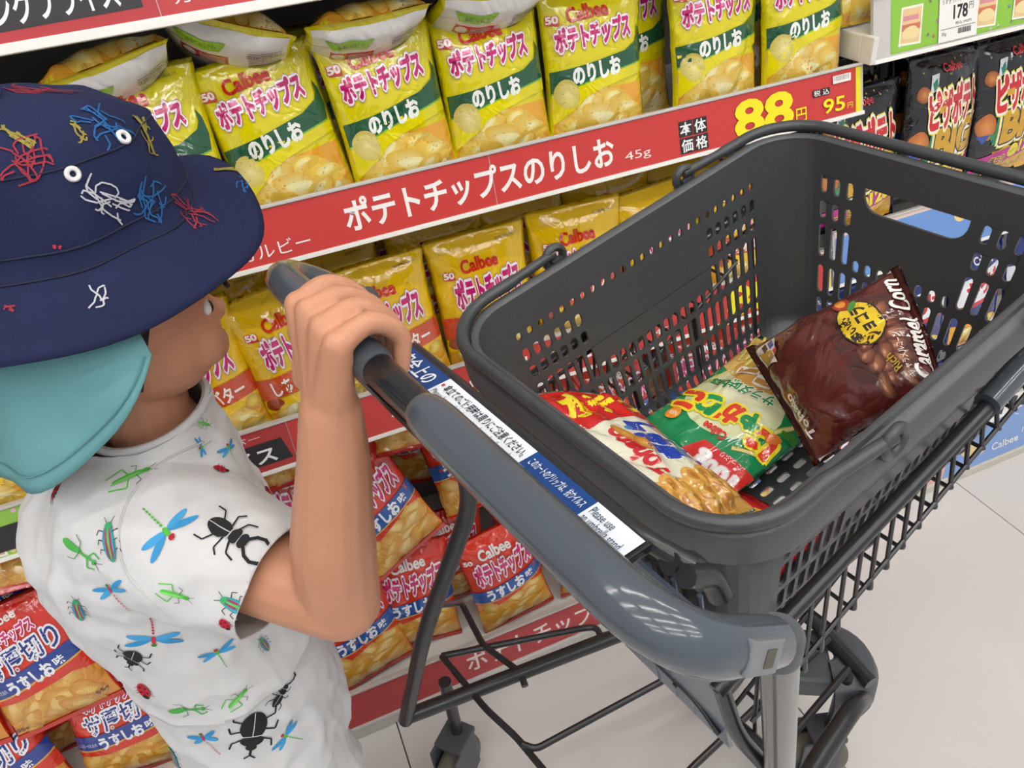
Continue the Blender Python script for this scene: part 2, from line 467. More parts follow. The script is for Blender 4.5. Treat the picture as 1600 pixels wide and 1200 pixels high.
for k in range(7): s.blob(1.05 + .21 * k, .062, .017, .015, 'edcf88', jit=.1, seed=k)
for k in range(5): s.text('Calbee', (1.10 + .3 * k, .018, 1.18 + .3 * k, .045), 'f4f2f2', .02, outline=[(.06, 'e0857c')])
rail(bay, B0, B1, .955, .580, .095, s, 'light blue decorated rail under the black bags')
s = Sheet(); s.rect(B0 + .004, 0, B1, .150, '86a6da')
s.poly([(1.0, .0), (1.28, 0), (1.33, .150), (1.0, .150)], 'e6b3ad')
for k in range(9): s.blob(1.36 + .12 * k, .050 + .07 * (k % 2), .024, .019, 'e9cd96', jit=.1, seed=k)
for k in range(46):
    cx = rd.uniform(1.3, 2.4); cy = rd.uniform(.01, .14); s.rect(cx, cy, cx + .014, cy + .003, rd.choice(('f3f1ef', 'cfe0f4', 'f2dcb2')), rot=rd.uniform(0, 180), layer=s.layer)
for k in range(4): s.text('Calbee', (1.425 + .33 * k, .022, 1.505 + .33 * k, .040), 'f5f4f2', .015)
s.poly([(1.36, .09), (1.62, .125), (1.62, .150), (1.37, .150)], 'f2f0ec')
for k in range(6): s.rect(1.40 + .035 * k, .112, 1.418 + .035 * k, .146, '3b3b40', rot=-20)
rail(bay, B0, B1, .852, .030, .150, s, 'pale blue board with chips and lettering along the floor', lip=mat('kick_cream', 'd8d2c4', .45))
# ------------------------------------------------------------------ pillow bags
NU, NV = 26, 36
def bag_grid(W, H, T, seed=0, crease=1.0, top_bend=0.0, bot_bend=0.0, twist=0.0, seal=.05, gexp=.5, nu=NU, nv=NV):
    """front and back surfaces of a filled pillow bag; x across, z up, front towards -y"""
    rd = random.Random(seed)
    u = np.linspace(-1, 1, nu + 1)[:, None]; v = np.linspace(0, 1, nv + 1)[None, :]
    vv = np.clip((v - seal) / (1 - 2 * seal), 0, 1)
    g = np.sin(np.pi * vv) ** gexp; p = np.clip(1 - np.abs(u) ** 2.5, 0, 1) ** .7
    d = T / 2 * g * p
    db = d.copy()
    x = u * W / 2 * (1 - .075 * g) + 0 * v
    z = v * H + 0 * u
    ends = np.exp(-np.minimum(vv, 1 - vv) / .13)
    for k in range(5):
        f = rd.uniform(2, 6); ph = rd.uniform(0, 6.28); a = rd.uniform(.0006, .0016) * crease
        w = a * np.cos(f * np.pi * u + ph) * ends * (g > .01) * np.minimum(1, g * 2.5); d = d + w; db = db + w * .6
    for k in range(9):
        cx, cy, t = rd.uniform(-1, 1), rd.uniform(.05, .95), rd.uniform(0, 3.14)
        n = (u - cx) * math.cos(t) * W / 2 + (v - cy) * math.sin(t) * H
        s_ = -(u - cx) * math.sin(t) * W / 2 + (v - cy) * math.cos(t) * H
        a = rd.uniform(.0014, .0042) * crease * rd.choice((-1, 1, -1))
        w = a * np.exp(-np.abs(n) / .008) * np.exp(-(s_ / .05) ** 2) * np.minimum(1, g * 1.5); d = d + w
    for k in range(3):
        cx, cy = rd.uniform(-.7, .7), rd.uniform(.15, .9); r = rd.uniform(.03, .05)
        q = ((u - cx) * W / 2) ** 2 + ((v - cy) * H) ** 2
        d = d + rd.uniform(-.0035, .003) * crease * np.exp(-q / r ** 2) * g
    # flat seals lie between; bends of the whole film
    y0 = top_bend * np.clip((v - .72) / .28, 0, 1) ** 2 * H + bot_bend * np.clip((.28 - v) / .28, 0, 1) ** 2 * H
    y0 = y0 + .0015 * crease * np.sin(3.1 * u + seed) * np.clip(1 - g * 1.4, 0, 1)
    y0 = y0 + twist * u * (v - .5) * W
    F = np.stack([x, y0 - d, z + 0 * x], -1); B = np.stack([x, y0 + db, z + 0 * x], -1)
    z_drop = np.clip((v - .72) / .28, 0, 1) ** 2 * abs(top_bend) * H * .5
    F[..., 2] -= z_drop; B[..., 2] -= z_drop
    return F, B
def grid_normals(G, flip=1):
    du = np.gradient(G, axis=0); dv = np.gradient(G, axis=1); n = np.cross(du, dv) * flip
    return n / np.maximum(np.linalg.norm(n, axis=-1, keepdims=True), 1e-9)
def bag_body(F, B):
    a, b = F.shape[0], F.shape[1]
    V = list(F.reshape(-1, 3)); idx = lambda i, j: i * b + j; faces = []; bi = {}
    for i in range(a):
        for j in range(b):
            if i in (0, a - 1) or j in (0, b - 1): bi[i, j] = idx(i, j)
            else: bi[i, j] = len(V); V.append(B[i, j])
    for i in range(a - 1):
        for j in range(b - 1):
            faces.append((idx(i, j), idx(i + 1, j), idx(i + 1, j + 1), idx(i, j + 1)))
            faces.append((bi[i, j], bi[i, j + 1], bi[i + 1, j + 1], bi[i + 1, j]))
    return V, faces
def on_grid(sheet, G, W, H, flip=1, base=.00025, dz=.00011):
    """sheet in mm (x across from the middle, y up from the bottom) laid on the bag surface"""
    nu, nv = G.shape[0] - 1, G.shape[1] - 1
    xs = (np.linspace(-1, 1, nu + 1) * W / 2 * 1000)[1:-1]; ys = (np.linspace(0, 1, nv + 1) * H * 1000)[1:-1]
    if getattr(sheet, 'key', None) != (nu, nv, W, H): sheet.cut(xs, ys); sheet.key = (nu, nv, W, H)
    V, Cc, L, Fc = sheet.done
    a = np.clip((V[:, 0] / 1000 / (W / 2) + 1) / 2 * nu, 0, nu - 1e-6); c = np.clip(V[:, 1] / 1000 / H * nv, 0, nv - 1e-6)
    i, j = a.astype(int), c.astype(int); fa, fc = (a - i)[:, None], (c - j)[:, None]
    N = grid_normals(G, flip)
    bl = lambda A: A[i, j] * (1 - fa) * (1 - fc) + A[i + 1, j] * fa * (1 - fc) + A[i, j + 1] * (1 - fa) * fc + A[i + 1, j + 1] * fa * fc
    n = bl(N); n /= np.linalg.norm(n, axis=1, keepdims=True)
    dz = min(dz, .0018 / max(1.0, float(L.max())))
    P = bl(G) + n * (base + dz * L)[:, None]
    return P, Fc, Cc
CR = (19, .006, 2.5, 'crease')
def film(name, c, rough=.11): return mat(name, c, rough, spec=.7, coat=.6, bump=CR)
film_print = print_mat('film_print', .11, CR, spec=.7, coat=.6)
silver = mat('silver_film', 'b9b6b4', .3, metal=.6, bump=CR)

def chips(s, x0, y0, x1, y1, seed, n=9, dots='6d7a38', tones=('f6e692', 'fbf3c0', 'f2d868', 'f8eca4'), r=27, ridged=False, edge='e8bc48', ground='eda92c'):
    rd = random.Random(seed); s.layer += 1
    s.rect(x0, y0, x1, y1 - r * .5, ground)
    for k in range(5): s.blob(rd.uniform(x0 + 20, x1 - 20), rd.uniform(y0 + 10, y1 - 16), 18, 10, 'ea8f22', rd.uniform(-40, 40), .2, k + seed, edge=ground)
    for k in range(n):
        f = k / max(1, n - 1)
        cx = x0 + r * .7 + (x1 - x0 - r * 1.4) * ((k * .618 + .13 * seed) % 1.0); cy = y1 - r * .55 - (y1 - y0 - r * 1.0) * f
        ro = rd.uniform(-55, 55); rx = r * rd.uniform(.85, 1.2); ry = r * rd.uniform(.55, .75); c = rd.choice(tones)
        s.blob(cx + 1.5, cy - 2.5, rx, ry, 'dc9c34', ro, .22, seed * 31 + k, n=26, edge='e2aa44')
        s.blob(cx, cy, rx, ry, c, ro, .22, seed * 31 + k, n=26, edge=edge)
        t = math.radians(ro)
        s.blob(cx + .25 * rx * math.cos(t) - .2 * ry, cy + .25 * rx * math.sin(t) + .25 * ry, rx * .5, ry * .35, tones[1], ro + 12, .2, seed + k, edge=c)
        if ridged:
            for q in range(-5, 6):
                h_ = ry * .8 * math.sqrt(max(.05, 1 - (q * 3.3 / rx) ** 2)); X_, Y_ = cx + q * 3.3 * math.cos(t), cy + q * 3.3 * math.sin(t)
                s.rect(X_ - .45, Y_ - h_, X_ + .45, Y_ + h_, 'd9a040', rot=ro, layer=s.layer + (1 if q == -5 else 0))
        elif dots:
            s.layer += 1
            for q in range(6):
                a, m = rd.uniform(0, 6.28), rd.uniform(0, .75)
                s.blob(cx + rx * m * math.cos(a), cy + ry * m * math.sin(a), .65, .65, dots, n=6, layer=s.layer)
MAG = 'c9156f'
def badge50(s, x, y, k=1.0):
    s.poly([(x - 8 * k, y - 4 * k), (x + 8 * k, y - 6 * k), (x + 9 * k, y - 2 * k), (x - 7 * k, y)], 'd2322a')
    s.text('50', (x - 8 * k, y - 2 * k, x + 7 * k, y + 7 * k), 'fbf2ea', .05, outline=[(.12, 'cf3a30')])
def logo(s, box, rot, W=MAG, oc='fdf4f7', big=.06):
    s.text('ポテトチップス', box, W, big, outline=[(big + .115, 'a8648a'), (big + .09, oc)], rot=rot, shear=.06)
def design_nori():
    s = Sheet()
    chips(s, -72, 2, 72, 98, 3, 10)
    s.poly([(-72, 100), (72, 112), (72, 96), (40, 92), (0, 84), (-25, 76), (-45, 60), (-72, 42)], 'e9da08')
    s.poly([(-73, 112), (-20, 118), (40, 128), (62, 138), (66, 146), (66, 160), (71, 150), (73, 130), (70, 112), (20, 105), (-20, 96), (-73, 84)], '1d5a39')
    s.poly([(-74, 84), (-20, 96), (20, 105), (70, 112), (70, 110), (20, 103), (-20, 94), (-74, 82)], '77b92f')
    s.text('のりしお', (-43, 97, 31, 119), 'fbfbf6', .055, rot=6)
    s.blob(-52, 82, 17, 20, 'f0e39a', 15, .05, 2, edge='d6c45c')
    for q in range(9):
        rd = random.Random(q); s.blob(-52 + rd.uniform(-12, 12), 82 + rd.uniform(-14, 14), .7, .7, '6d7a38', n=6, layer=s.layer + (1 if q == 0 else 0))
    s.text('Calbee', (-42, 173, 17, 191), 'd3261d', .035, rot=4, arch=1.5)
    logo(s, (-62, 141, 52, 169), 5); badge50(s, -62, 175)
    s.text('賞味期限2026.11', (18, 198, 56, 202), '55501a', .0, rot=4)
    return s
def design_butter():
    s = Sheet()
    chips(s, -79, 2, 79, 74, 5, 10, dots=None)
    s.poly([(-80, 72), (80, 84), (80, 76), (20, 62), (-40, 60), (-80, 50)], 'f2c406')
    s.poly([(-81, 108), (81, 118), (81, 84), (-81, 74)], 'd2491d')
    s.text('しあわせバター', (-60, 82, 62, 106), 'fdf3e8', .03, outline=[(.075, 'b23816')], rot=3.5)
    s.blob(-66, 66, 13, 10, '9c3f1a', 0, .2, 4); s.blob(66, 70, 12, 12, 'f3d54a', 0, .1, 6, edge='c99a1c')
    s.text('Calbee', (-34, 176, 26, 195), 'd3261d', .035, rot=3, arch=1.5)
    logo(s, (-52, 126, 60, 168), 4); badge50(s, -55, 174)
    s.text('賞味期限2026.11', (30, 212, 66, 216), '5a4a16', .0, rot=3)
    return s
def design_salt():
    s = Sheet()
    chips(s, -74, 8, 74, 92, 7, 11, dots=None, tones=('f0c464', 'f6da8c', 'e8ac40', 'f1ca70'), ground='dc8a22', edge='dc9c34')
    s.poly([(-75, 108), (75, 124), (75, 80), (40, 92), (0, 82), (-40, 72), (-75, 78)], 'd8371f')
    s.poly([(-75, 112), (75, 126), (75, 98), (-75, 84)], '1f57a8')
    s.poly([(-75, 84), (75, 98), (75, 96), (-75, 82)], 'e6c056')
    s.text('うすしお', (-50, 92, 30, 116), 'f6f8fb', .05, rot=5); s.text('味', (36, 102, 52, 117), 'f6f8fb', .03, rot=5)
    s.blob(-50, 70, 17, 13, 'f1d07c', -20, .08, 2, edge='d69c3a')
    s.text('Calbee', (-38, 180, 26, 199), 'fbf3ee', .035, rot=4, arch=1.5)
    logo(s, (-58, 132, 58, 174), 5, 'd21a72', 'fdf0f2'); badge50(s, -60, 180)
    s.rect(-75, 0, 75, 8, 'c62a1a')
    return s
def design_thick():
    s = Sheet()
    chips(s, -82, 10, 82, 92, 9, 10, dots=None, tones=('f0bf5c', 'f4cf7c', 'e6a43a', 'efc46a'), ridged=True, r=28, ground='d98e2c', edge='cf8a2c')
    s.poly([(-84, 88), (84, 108), (84, 74), (50, 86), (10, 80), (-30, 76), (-84, 72)], 'd8301c')
    s.poly([(-84, 114), (84, 136), (84, 110), (-84, 84)], '1d3f96')
    s.poly([(-84, 84), (84, 110), (84, 107), (-84, 81)], 'e0b24a')
    s.text('うすしお', (-42, 92, 32, 116), 'f6f8fb', .05, rot=8); s.text('味', (37, 106, 52, 121), 'f6f8fb', .03, rot=8); s.text('カルビーのための', (-80, 94, -47, 102), 'f6f8fb', .0, rot=8)
    s.text('ザ厚切り', (-56, 128, 62, 164), '1b2f86', .018, outline=[(.10, 'f4f4fa')], rot=9, shear=.1)
    logo(s, (-50, 170, 40, 190), 9, 'd21a72', 'fdf0f2', .045); badge50(s, -62, 172)
    s.text('Calbee', (-28, 200, 22, 212), 'fbf3ee', .03, rot=8)
    s.text('55g', (54, 22, 74, 31), '3a2c52', .02, rot=6); s.text('55g', (-80, 14, -60, 23), '3a2c52', .02)
    s.rect(-84, 0, 84, 9, 'c62a1a')
    return s
def design_pizza():
    s = Sheet()
    rd = random.Random(3)
    for k in range(26): s.blob(rd.uniform(-76, 76), rd.uniform(120, 220), 1.5, 1.5, rd.choice(('c24f9a', '6a86c9', 'd08a3a', 'b8b04a')), n=8, layer=s.layer + (1 if k == 0 else 0))
    chips(s, -40, 4, 80, 56, 12, 8, dots=None, tones=('eda548', 'f3c274', 'd9752c', 'ea9b54'), r=18)
    s.blob(-64, 92, 17, 21, 'e2944a', 10, .1, 3, edge='b9621f'); s.blob(-62, 168, 13, 12, 'd98a44', 10, .1, 5, edge='8f4a1c')
    s.poly([(-50, 60), (-30, 60), (-26, 120), (-46, 120)], '0f7a5c'); s.poly([(-52, 168), (-38, 172), (-30, 196), (-46, 194)], 'dfe3e8'); s.poly([(-44, 170), (-36, 178), (-36, 190), (-46, 182)], '1f7a62')
    s.poly([(-78, 78), (-66, 64), (-56, 80)], '2b4fa2'); s.poly([(-58, 80), (-52, 66), (-44, 80)], '2a8a54')
    s.poly([(-80, 38), (80, 64), (80, 40), (-80, 12)], 'c01c86')
    s.text('唯一無二の', (-58, 22, -8, 36), '26202a', .03, outline=[(.12, 'f1df22')], rot=9)
    s.blob(8, 42, 12, 12, 'f2dd1e', 0, .08, 1, n=26, edge='f2dd1e'); s.text('カロリー', (-1, 39, 17, 45), '3a2a14', .0, rot=9); s.text('126', (22, 38, 66, 60), 'f4e21c', .05, outline=[(.1, 'a01470')], rot=9)
    s.text('BIG', (-32, 68, 66, 116), 'd2a01f', .055, outline=[(.17, 'e8e04a'), (.135, 'fbf7ee'), (.095, '3a2b16')], rot=6, shear=.08)
    s.text('ピザポテト', (-52, 118, 74, 174), 'd21f26', .06, outline=[(.16, 'ece24a'), (.125, 'fdf6ee')], rot=5, shear=.05)
    s.rect(-34, 138, -18, 148, 'd5a321', rot=5)
    s.text('Calbee', (-18, 196, 24, 208), 'd8303a', .02, rot=2)
    return s
def design_back():
    s = Sheet()
    s.rect(-72, 9, 72, 200, 'e9e7e3')
    s.rect(-52, 44, 4, 66, 'c0393a'); s.blob(-42, 55, 8, 8, 'e9dfd9')
    for k in range(5): s.rect(-30, 48 + 3.2 * k, 0, 49.4 + 3.2 * k, 'ecd9d6')
    s.poly([(-58, 20), (2, 20), (-6, 36), (-50, 36)], '8cc63a'); s.text('環境にやさしい', (-44, 24, -10, 32), '2f5a1c', .0)
    s.rect(28, 56, 66, 62, '3b3b3e')
    for k in range(7): s.rect(28, 50 - 4 * k, 66 - (k % 3) * 5, 51.4 - 4 * k, '77757a')
    s.text('0120-55-8570', (26, 30, 66, 37), '4a484c', .0)
    return s
class BagKind:
    def __init__(k, key, W, H, T, mat_, sheet, word, cat='chip bag', back=None):
        k.key, k.W, k.H, k.T, k.mat, k.sheet, k.word, k.cat, k.back = key, W, H, T, mat_, sheet, word, cat, back; k.var = {}
    def variant(k, seed, **kw):
        t = (seed, tuple(sorted(kw.items())))
        if t not in k.var:
            F, B = bag_grid(k.W, k.H, kw.pop('T', k.T), seed, **kw)
            V, f = bag_body(F, B)
            body = mk('bag_film', V, f, k.mat, me_only=True)
            P, Fc, Cc = on_grid(k.sheet, F, k.W, k.H)
            pr = mk('front_print', P, Fc, film_print, cols=Cc, me_only=True)
            bp = None
            if k.back is not None:
                P, Fc, Cc = on_grid(k.back, B, k.W, k.H, -1); bp = mk('back_print', P, [q[::-1] for q in Fc], film_print, cols=Cc, me_only=True)
            k.var[t] = (body, pr, bp)
        return k.var[t]
    def place(k, loc, label, lean=12, yaw=0, roll=0, seed=0, group=None, M=None, name=None, **kw):
        body, pr, bp = k.variant(seed, **kw)
        o = link(bpy.data.objects.new(name or 'chip_bag', body))
        link(bpy.data.objects.new('front_print', pr), o)
        if bp is not None: link(bpy.data.objects.new('back_print', bp), o)
        if M is None:
            M = Matrix.Translation(loc) @ Matrix.Rotation(math.radians(yaw), 4, 'Z') @ Matrix.Rotation(math.radians(-lean), 4, 'X') @ Matrix.Rotation(math.radians(roll), 4, 'Y')
        o.matrix_world = M
        tag(o, label, k.cat, group)
        return o
NORI = BagKind('nori', .156, .215, .056, film('yellow_green_film', 'e9da08'), design_nori(), 'yellow chip bag with a green band', back=design_back())
BUTTER = BagKind('butter', .165, .235, .055, film('golden_film', 'f2c406'), design_butter(), 'golden yellow chip bag with an orange band')
SALT = BagKind('salt', .152, .225, .055, film('red_film', 'e0371c'), design_salt(), 'red chip bag with a blue band')
THICK = BagKind('thick', .170, .230, .055, film('deep_red_film', 'd8301c'), design_thick(), 'red chip bag with ridged chips')
_pz = design_pizza(); _pz.v = [(q[0] * 1.0, q[1] * 1.10) for q in _pz.v]
PIZZA = BagKind('pizza', .175, .248, .06, film('black_film', '1b1a1c'), _pz, 'black chip bag with large red lettering')

ORD = ['first', 'second', 'third', 'fourth', 'fifth', 'sixth', 'seventh', 'eighth', 'ninth', 'tenth', 'eleventh', 'twelfth', 'thirteenth', 'fourteenth']
rd = random.Random(77)
# --- middle shelf, front row (x of bag middle, base z, roll, yaw)
row = [(-.66, 0, 0), (-.51, -2, 0), (-.365, 2, 0), (-.222, 1, 0), (-.073, -2, -4), (.082, -6, 0), (.226, -3, 4), (.365, 0, 0), (.510, 2, -3), (.712, 1, 2), (.868, 0, 0)]
names = {4: 'yellow green-band chip bag right behind the hat', 5: 'yellow green-band chip bag standing just right of the hat', 6: 'second yellow green-band bag right of the hat, under a lying bag',
         7: 'yellow green-band bag above the long white katakana', 8: 'yellow green-band bag above the 45g print', 9: 'yellow green-band bag above the yellow 88', 10: 'yellow green-band bag at the shelf end above the barcode'}
for i, (x, ro, ya) in enumerate(row):
    lab = names.get(i, 'yellow green-band chip bag, %s in the row hidden left of the hat' % ORD[i])
    NORI.place((x, 1.0 + .004 * (i % 2), .929), lab, 9 + (i % 3), ya, ro, seed=i % 6, group='green-band bags on the middle shelf', top_bend=(.0, .06, -.03, .03, .0, -.05)[i % 6])
for i, x in enumerate([-.58, -.44, .155, .600, .775, .90]):
    NORI.place((x, 1.078, .929), 'green-band chip bag in the second row, %s from the left end' % ORD[i], 7, rd.uniform(-5, 5), rd.uniform(-3, 3), seed=i % 2, group='second row of green-band bags', top_bend=(.0, .06)[i % 2])
# bags laid flat on top, bottom end towards the aisle
for i, (x, z, ya, ro, pit, y) in enumerate([(-.30, 1.166, 0, 0, 30, .985), (-.092, 1.164, 6, -8, 32, .975), (.045, 1.182, -12, 20, 38, .985), (.205, 1.163, 2, 0, 34, .970), (.372, 1.162, 4, 4, 34, .980), (.54, 1.178, 0, 5, 30, 1.0)]):
    M = Matrix.Translation((x, y, z)) @ Matrix.Rotation(math.radians(ya), 4, 'Z') @ Matrix.Rotation(math.radians(ro), 4, 'Y') @ Matrix.Rotation(math.radians(-90 - pit * .7), 4, 'X')
    lab = ['lying green-band bag far left under the top shelf', 'lying bag with white underside just above the hat', 'lying bag with pointed white corner, left of the widest lying one', 'lying bag with 45g print in the gap below the top rail',
           'lying bag with white underside, second right of the hat', 'lying bag at top edge above the 45g card', 'lying bag deep under the top shelf, farthest right'][i]
    NORI.place(None, lab, M=M, seed=20 + i % 2, group='bags lying on top of the middle row', T=.068, gexp=.30)
# --- lower shelf: golden bags
cx0 = [-.80, -.63, -.46, -.29, -.125, .030, .158, .316, .475, .640, .80]
lab2 = {4: 'golden bag with orange band hidden behind the shirt collar', 5: 'golden bag with orange band between collar and wrist', 6: 'golden bag with orange band behind the small hand', 7: 'golden bag standing just left of the basket rim corner', 8: 'golden bag rising above the left basket rim', 9: 'golden bag behind the basket, third from the rail end', 10: 'golden bag behind the basket under the yellow 88'}
for i, x in enumerate(cx0):
    BUTTER.place((x, 1.0, .604), lab2.get(i, 'golden orange-band bag, %s from the far left end' % ORD[i]), 10, rd.uniform(-4, 4), (-2, -5, 3, 0, -3, -6, -3, -1, 1, -2, 2)[i], seed=i % 4, group='golden bags on the lower shelf', top_bend=(.0, .05, -.03, .0)[i % 4])
for r_, (yy, zz) in enumerate([(1.075, .604), (1.150, .612)]):
    for i, x in enumerate([-.06 + .158 * k + .05 * r_ for k in range(7)]):
        if x > .88: continue
        BUTTER.place((x, yy, zz + rd.uniform(0, .012)), 'golden bag %s from the left in the %s row back' % (ORD[i], ORD[r_ + 1]), 9, rd.uniform(-6, 6), rd.uniform(-4, 4), seed=i % 2, group='golden bags in the back rows', top_bend=(.0, .05)[i % 2])
# --- bottom deck: red bags in a loose heap
heap = [  # x, y, z, lean, yaw, roll, words
    (-.02, .905, .080, 16, 6, -4, 'red blue-band bag lying low behind the elbow'),
    (.075, .93, .080, 14, -4, 4, 'red bag with white lettering low behind the black cart post'),
    (.265, .905, .076, 12, 2, -6, 'red blue-band bag standing just above the bottom rail'),
    (.43, .905, .076, 14, 0, 4, 'red blue-band bag at floor level right of the grip'),
    (.60, .905, .076, 12, 3, -4, 'red blue-band bag at floor level behind the basket'),
    (.77, .905, .076, 12, -3, 3, 'red blue-band bag at the floor end of the unit'),
    (.100, .955, .300, 20, 10, -16, 'tilted red blue-band bag beside the forearm'),
    (.255, 1.00, .305, 22, -4, -8, 'red blue-band bag tucked behind the tilted one'),
    (.40, .975, .300, 24, 0, 6, 'red blue-band bag in the upper heap behind the grip'),
    (.56, .975, .295, 22, 2, -4, 'red blue-band bag in the upper heap behind the basket'),
    (.72, .975, .295, 22, -3, 4, 'red blue-band bag in the upper heap near the unit end'),
    (.86, .975, .295, 22, 0, 0, 'red blue-band bag last in the upper heap'),
    (-.06, .975, .30, 22, 0, 6, 'red blue-band bag hidden behind the upper arm'),
    (-.20, .975, .30, 22, 0, -4, 'red blue-band bag hidden behind the shirt'),
    (-.17, .905, .08, 16, 0, 4, 'red blue-band bag low behind the shirt'),
    (.17, 1.0, .080, 8, 3, 3, 'red blue-band bag wedged behind the two floor-level ones'),
    (.35, 1.0, .080, 8, -3, -3, 'red blue-band bag wedged behind the grip at floor level'),
    (.02, 1.10, .30, 10, 4, -5, 'red blue-band bag deep behind the forearm'),
    (.17, 1.12, .30, 8, -4, 5, 'red blue-band bag deepest behind the tilted one'),
    (.33, 1.12, .30, 8, 4, -3, 'red blue-band bag deepest behind the grip'),
    (.48, 1.12, .30, 8, -3, 3, 'red blue-band bag deepest behind the basket corner'),
    (.64, 1.12, .30, 8, 3, -3, 'red blue-band bag deepest behind the basket middle'),
]
for i, (x, y, z, le, ya, ro, lab) in enumerate(heap):
    SALT.place((x, y, z), lab, le, ya, ro, seed=i % 4, group='red bags heaped on the bottom deck')
for i, (x, y, z, ro, lab) in enumerate([(.16, .985, .50, 6, 'red bag lying flat right below the red rail'), (-.03, 1.0, .50, 0, 'red bag lying flat beside the forearm near the rail')]):
    M = Matrix.Translation((x, y, z)) @ Matrix.Rotation(math.radians(ro), 4, 'Y') @ Matrix.Rotation(math.radians(-62), 4, 'X')
    SALT.place(None, lab, M=M, seed=21, group='red bags heaped on the bottom deck')
thick = [(-.485, .925, .250, 18, -4, -8, 'red ridged-chip bag facing out at the lower left'), (-.30, .95, .26, 18, 6, 5, 'red ridged-chip bag hidden behind the shirt back'), (-.66, .93, .25, 18, 0, 4, 'red ridged-chip bag just outside on the left'),
         (-.44, .905, .076, 14, -3, 4, 'red ridged-chip bag at floor level in the lower left corner'), (-.61, .905, .076, 14, 3, -4, 'red ridged-chip bag lowest on the far left'), (-.27, .905, .076, 14, 3, -4, 'red ridged-chip bag at floor level behind the shorts'),
         (-.39, 1.10, .27, 8, 3, 4, 'red ridged-chip bag deep behind the shirt back'), (-.57, 1.10, .27, 8, -3, -4, 'red ridged-chip bag deep behind the one facing out'), (-.35, 1.01, .076, 8, 3, 4, 'red ridged-chip bag deep at floor level on the left'), (-.53, 1.01, .076, 8, 3, -4, 'red ridged-chip bag deepest in the lower left corner')]
for i, (x, y, z, le, ya, ro, lab) in enumerate(thick):
    THICK.place((x, y, z), lab, le, ya, ro, seed=i % 3, group='ridged chip bags at the lower left')
for i, (x, y, z, ro, lab) in enumerate([(-.475, .965, .505, 4, 'red ridged-chip bag lying under the green dotted card'), (-.30, .985, .50, -6, 'red ridged-chip bag lying beside the shirt back')]):
    M = Matrix.Translation((x, y, z)) @ Matrix.Rotation(math.radians(ro), 4, 'Y') @ Matrix.Rotation(math.radians(-58), 4, 'X')
    THICK.place(None, lab, M=M, seed=11, group='ridged chip bags at the lower left')
# --- right bay
pz = [(1.022, 1.0, -3), (1.176, .985, 2), (1.345, .985, -2), (1.515, .99, 1), (1.685, .99, 0)]
pl = ['black bag with red lettering just past the rail end', 'black bag with BIG lettering right of the narrow gap', 'black bag with BIG lettering cut by the picture edge', 'black bag with red lettering, second from the bay end', 'black bag with red lettering farthest right']
for i, (x, y, ro) in enumerate(pz):
    PIZZA.place((x, y, .686 + (-.02, .010, .010, .0, .0)[i]), pl[i], 8, (-6, 3, -2, 0, 0)[i], ro, seed=i % 3, group='black bags in the right bay')
for i, x in enumerate([1.07, 1.245, 1.42, 1.595]):
    PIZZA.place((x, 1.095, .69), 'black bag in the row behind, %s from the unit gap' % ORD[i], 6, 0, rd.uniform(-3, 3), seed=i % 3, group='black bags in the back row')

def design_blue():
    s = Sheet()
    s.poly([(-76, 150), (76, 190), (76, 128), (-76, 96)], 'eef0f4'); s.text('かっぱ', (-50, 122, 40, 160), 'd4262c', .06, outline=[(.12, 'fbfbfb')], rot=14)
    s.poly([(-76, 96), (76, 128), (76, 118), (-76, 86)], 'cf2a2f'); chips(s, -74, 4, 60, 66, 15, 7, dots=None, r=18)
    s.text('Calbee', (-30, 184, 24, 200), 'f4f4f8', .03); s.blob(48, 40, 20, 20, 'e9ecf2', 0, .05, 3); s.text('BIG', (34, 32, 62, 48), '1b2f86', .05)
    return s
BLUE = BagKind('blue', .158, .225, .06, film('navy_film', '1b2f7c'), design_blue(), 'navy bag')
bl = [(1.045, .905, .074), (1.21, .905, .074), (1.375, .905, .074), (1.54, .905, .074), (1.05, .96, .305), (1.215, .96, .305), (1.38, .96, .305), (1.545, .96, .305)]
for i, (x, y, z) in enumerate(bl):
    BLUE.place((x, y, z), 'navy and white snack bag, %s from the left in the %s right-bay layer' % (ORD[i % 4], ('lower', 'upper')[i // 4]), 14, rd.uniform(-5, 5), rd.uniform(-5, 5), seed=i % 3, group='navy bags in the right bay')
for i, x in enumerate([.985, 1.12, 1.26, 1.40]):
    NORI.place((x, 1.02, 1.016), 'yellow bag on the topmost right-bay shelf, %s from the gap' % ORD[i], 6, 0, 0, seed=i % 2, group='yellow bags on the right bay shelf', top_bend=(.0, .06)[i % 2])
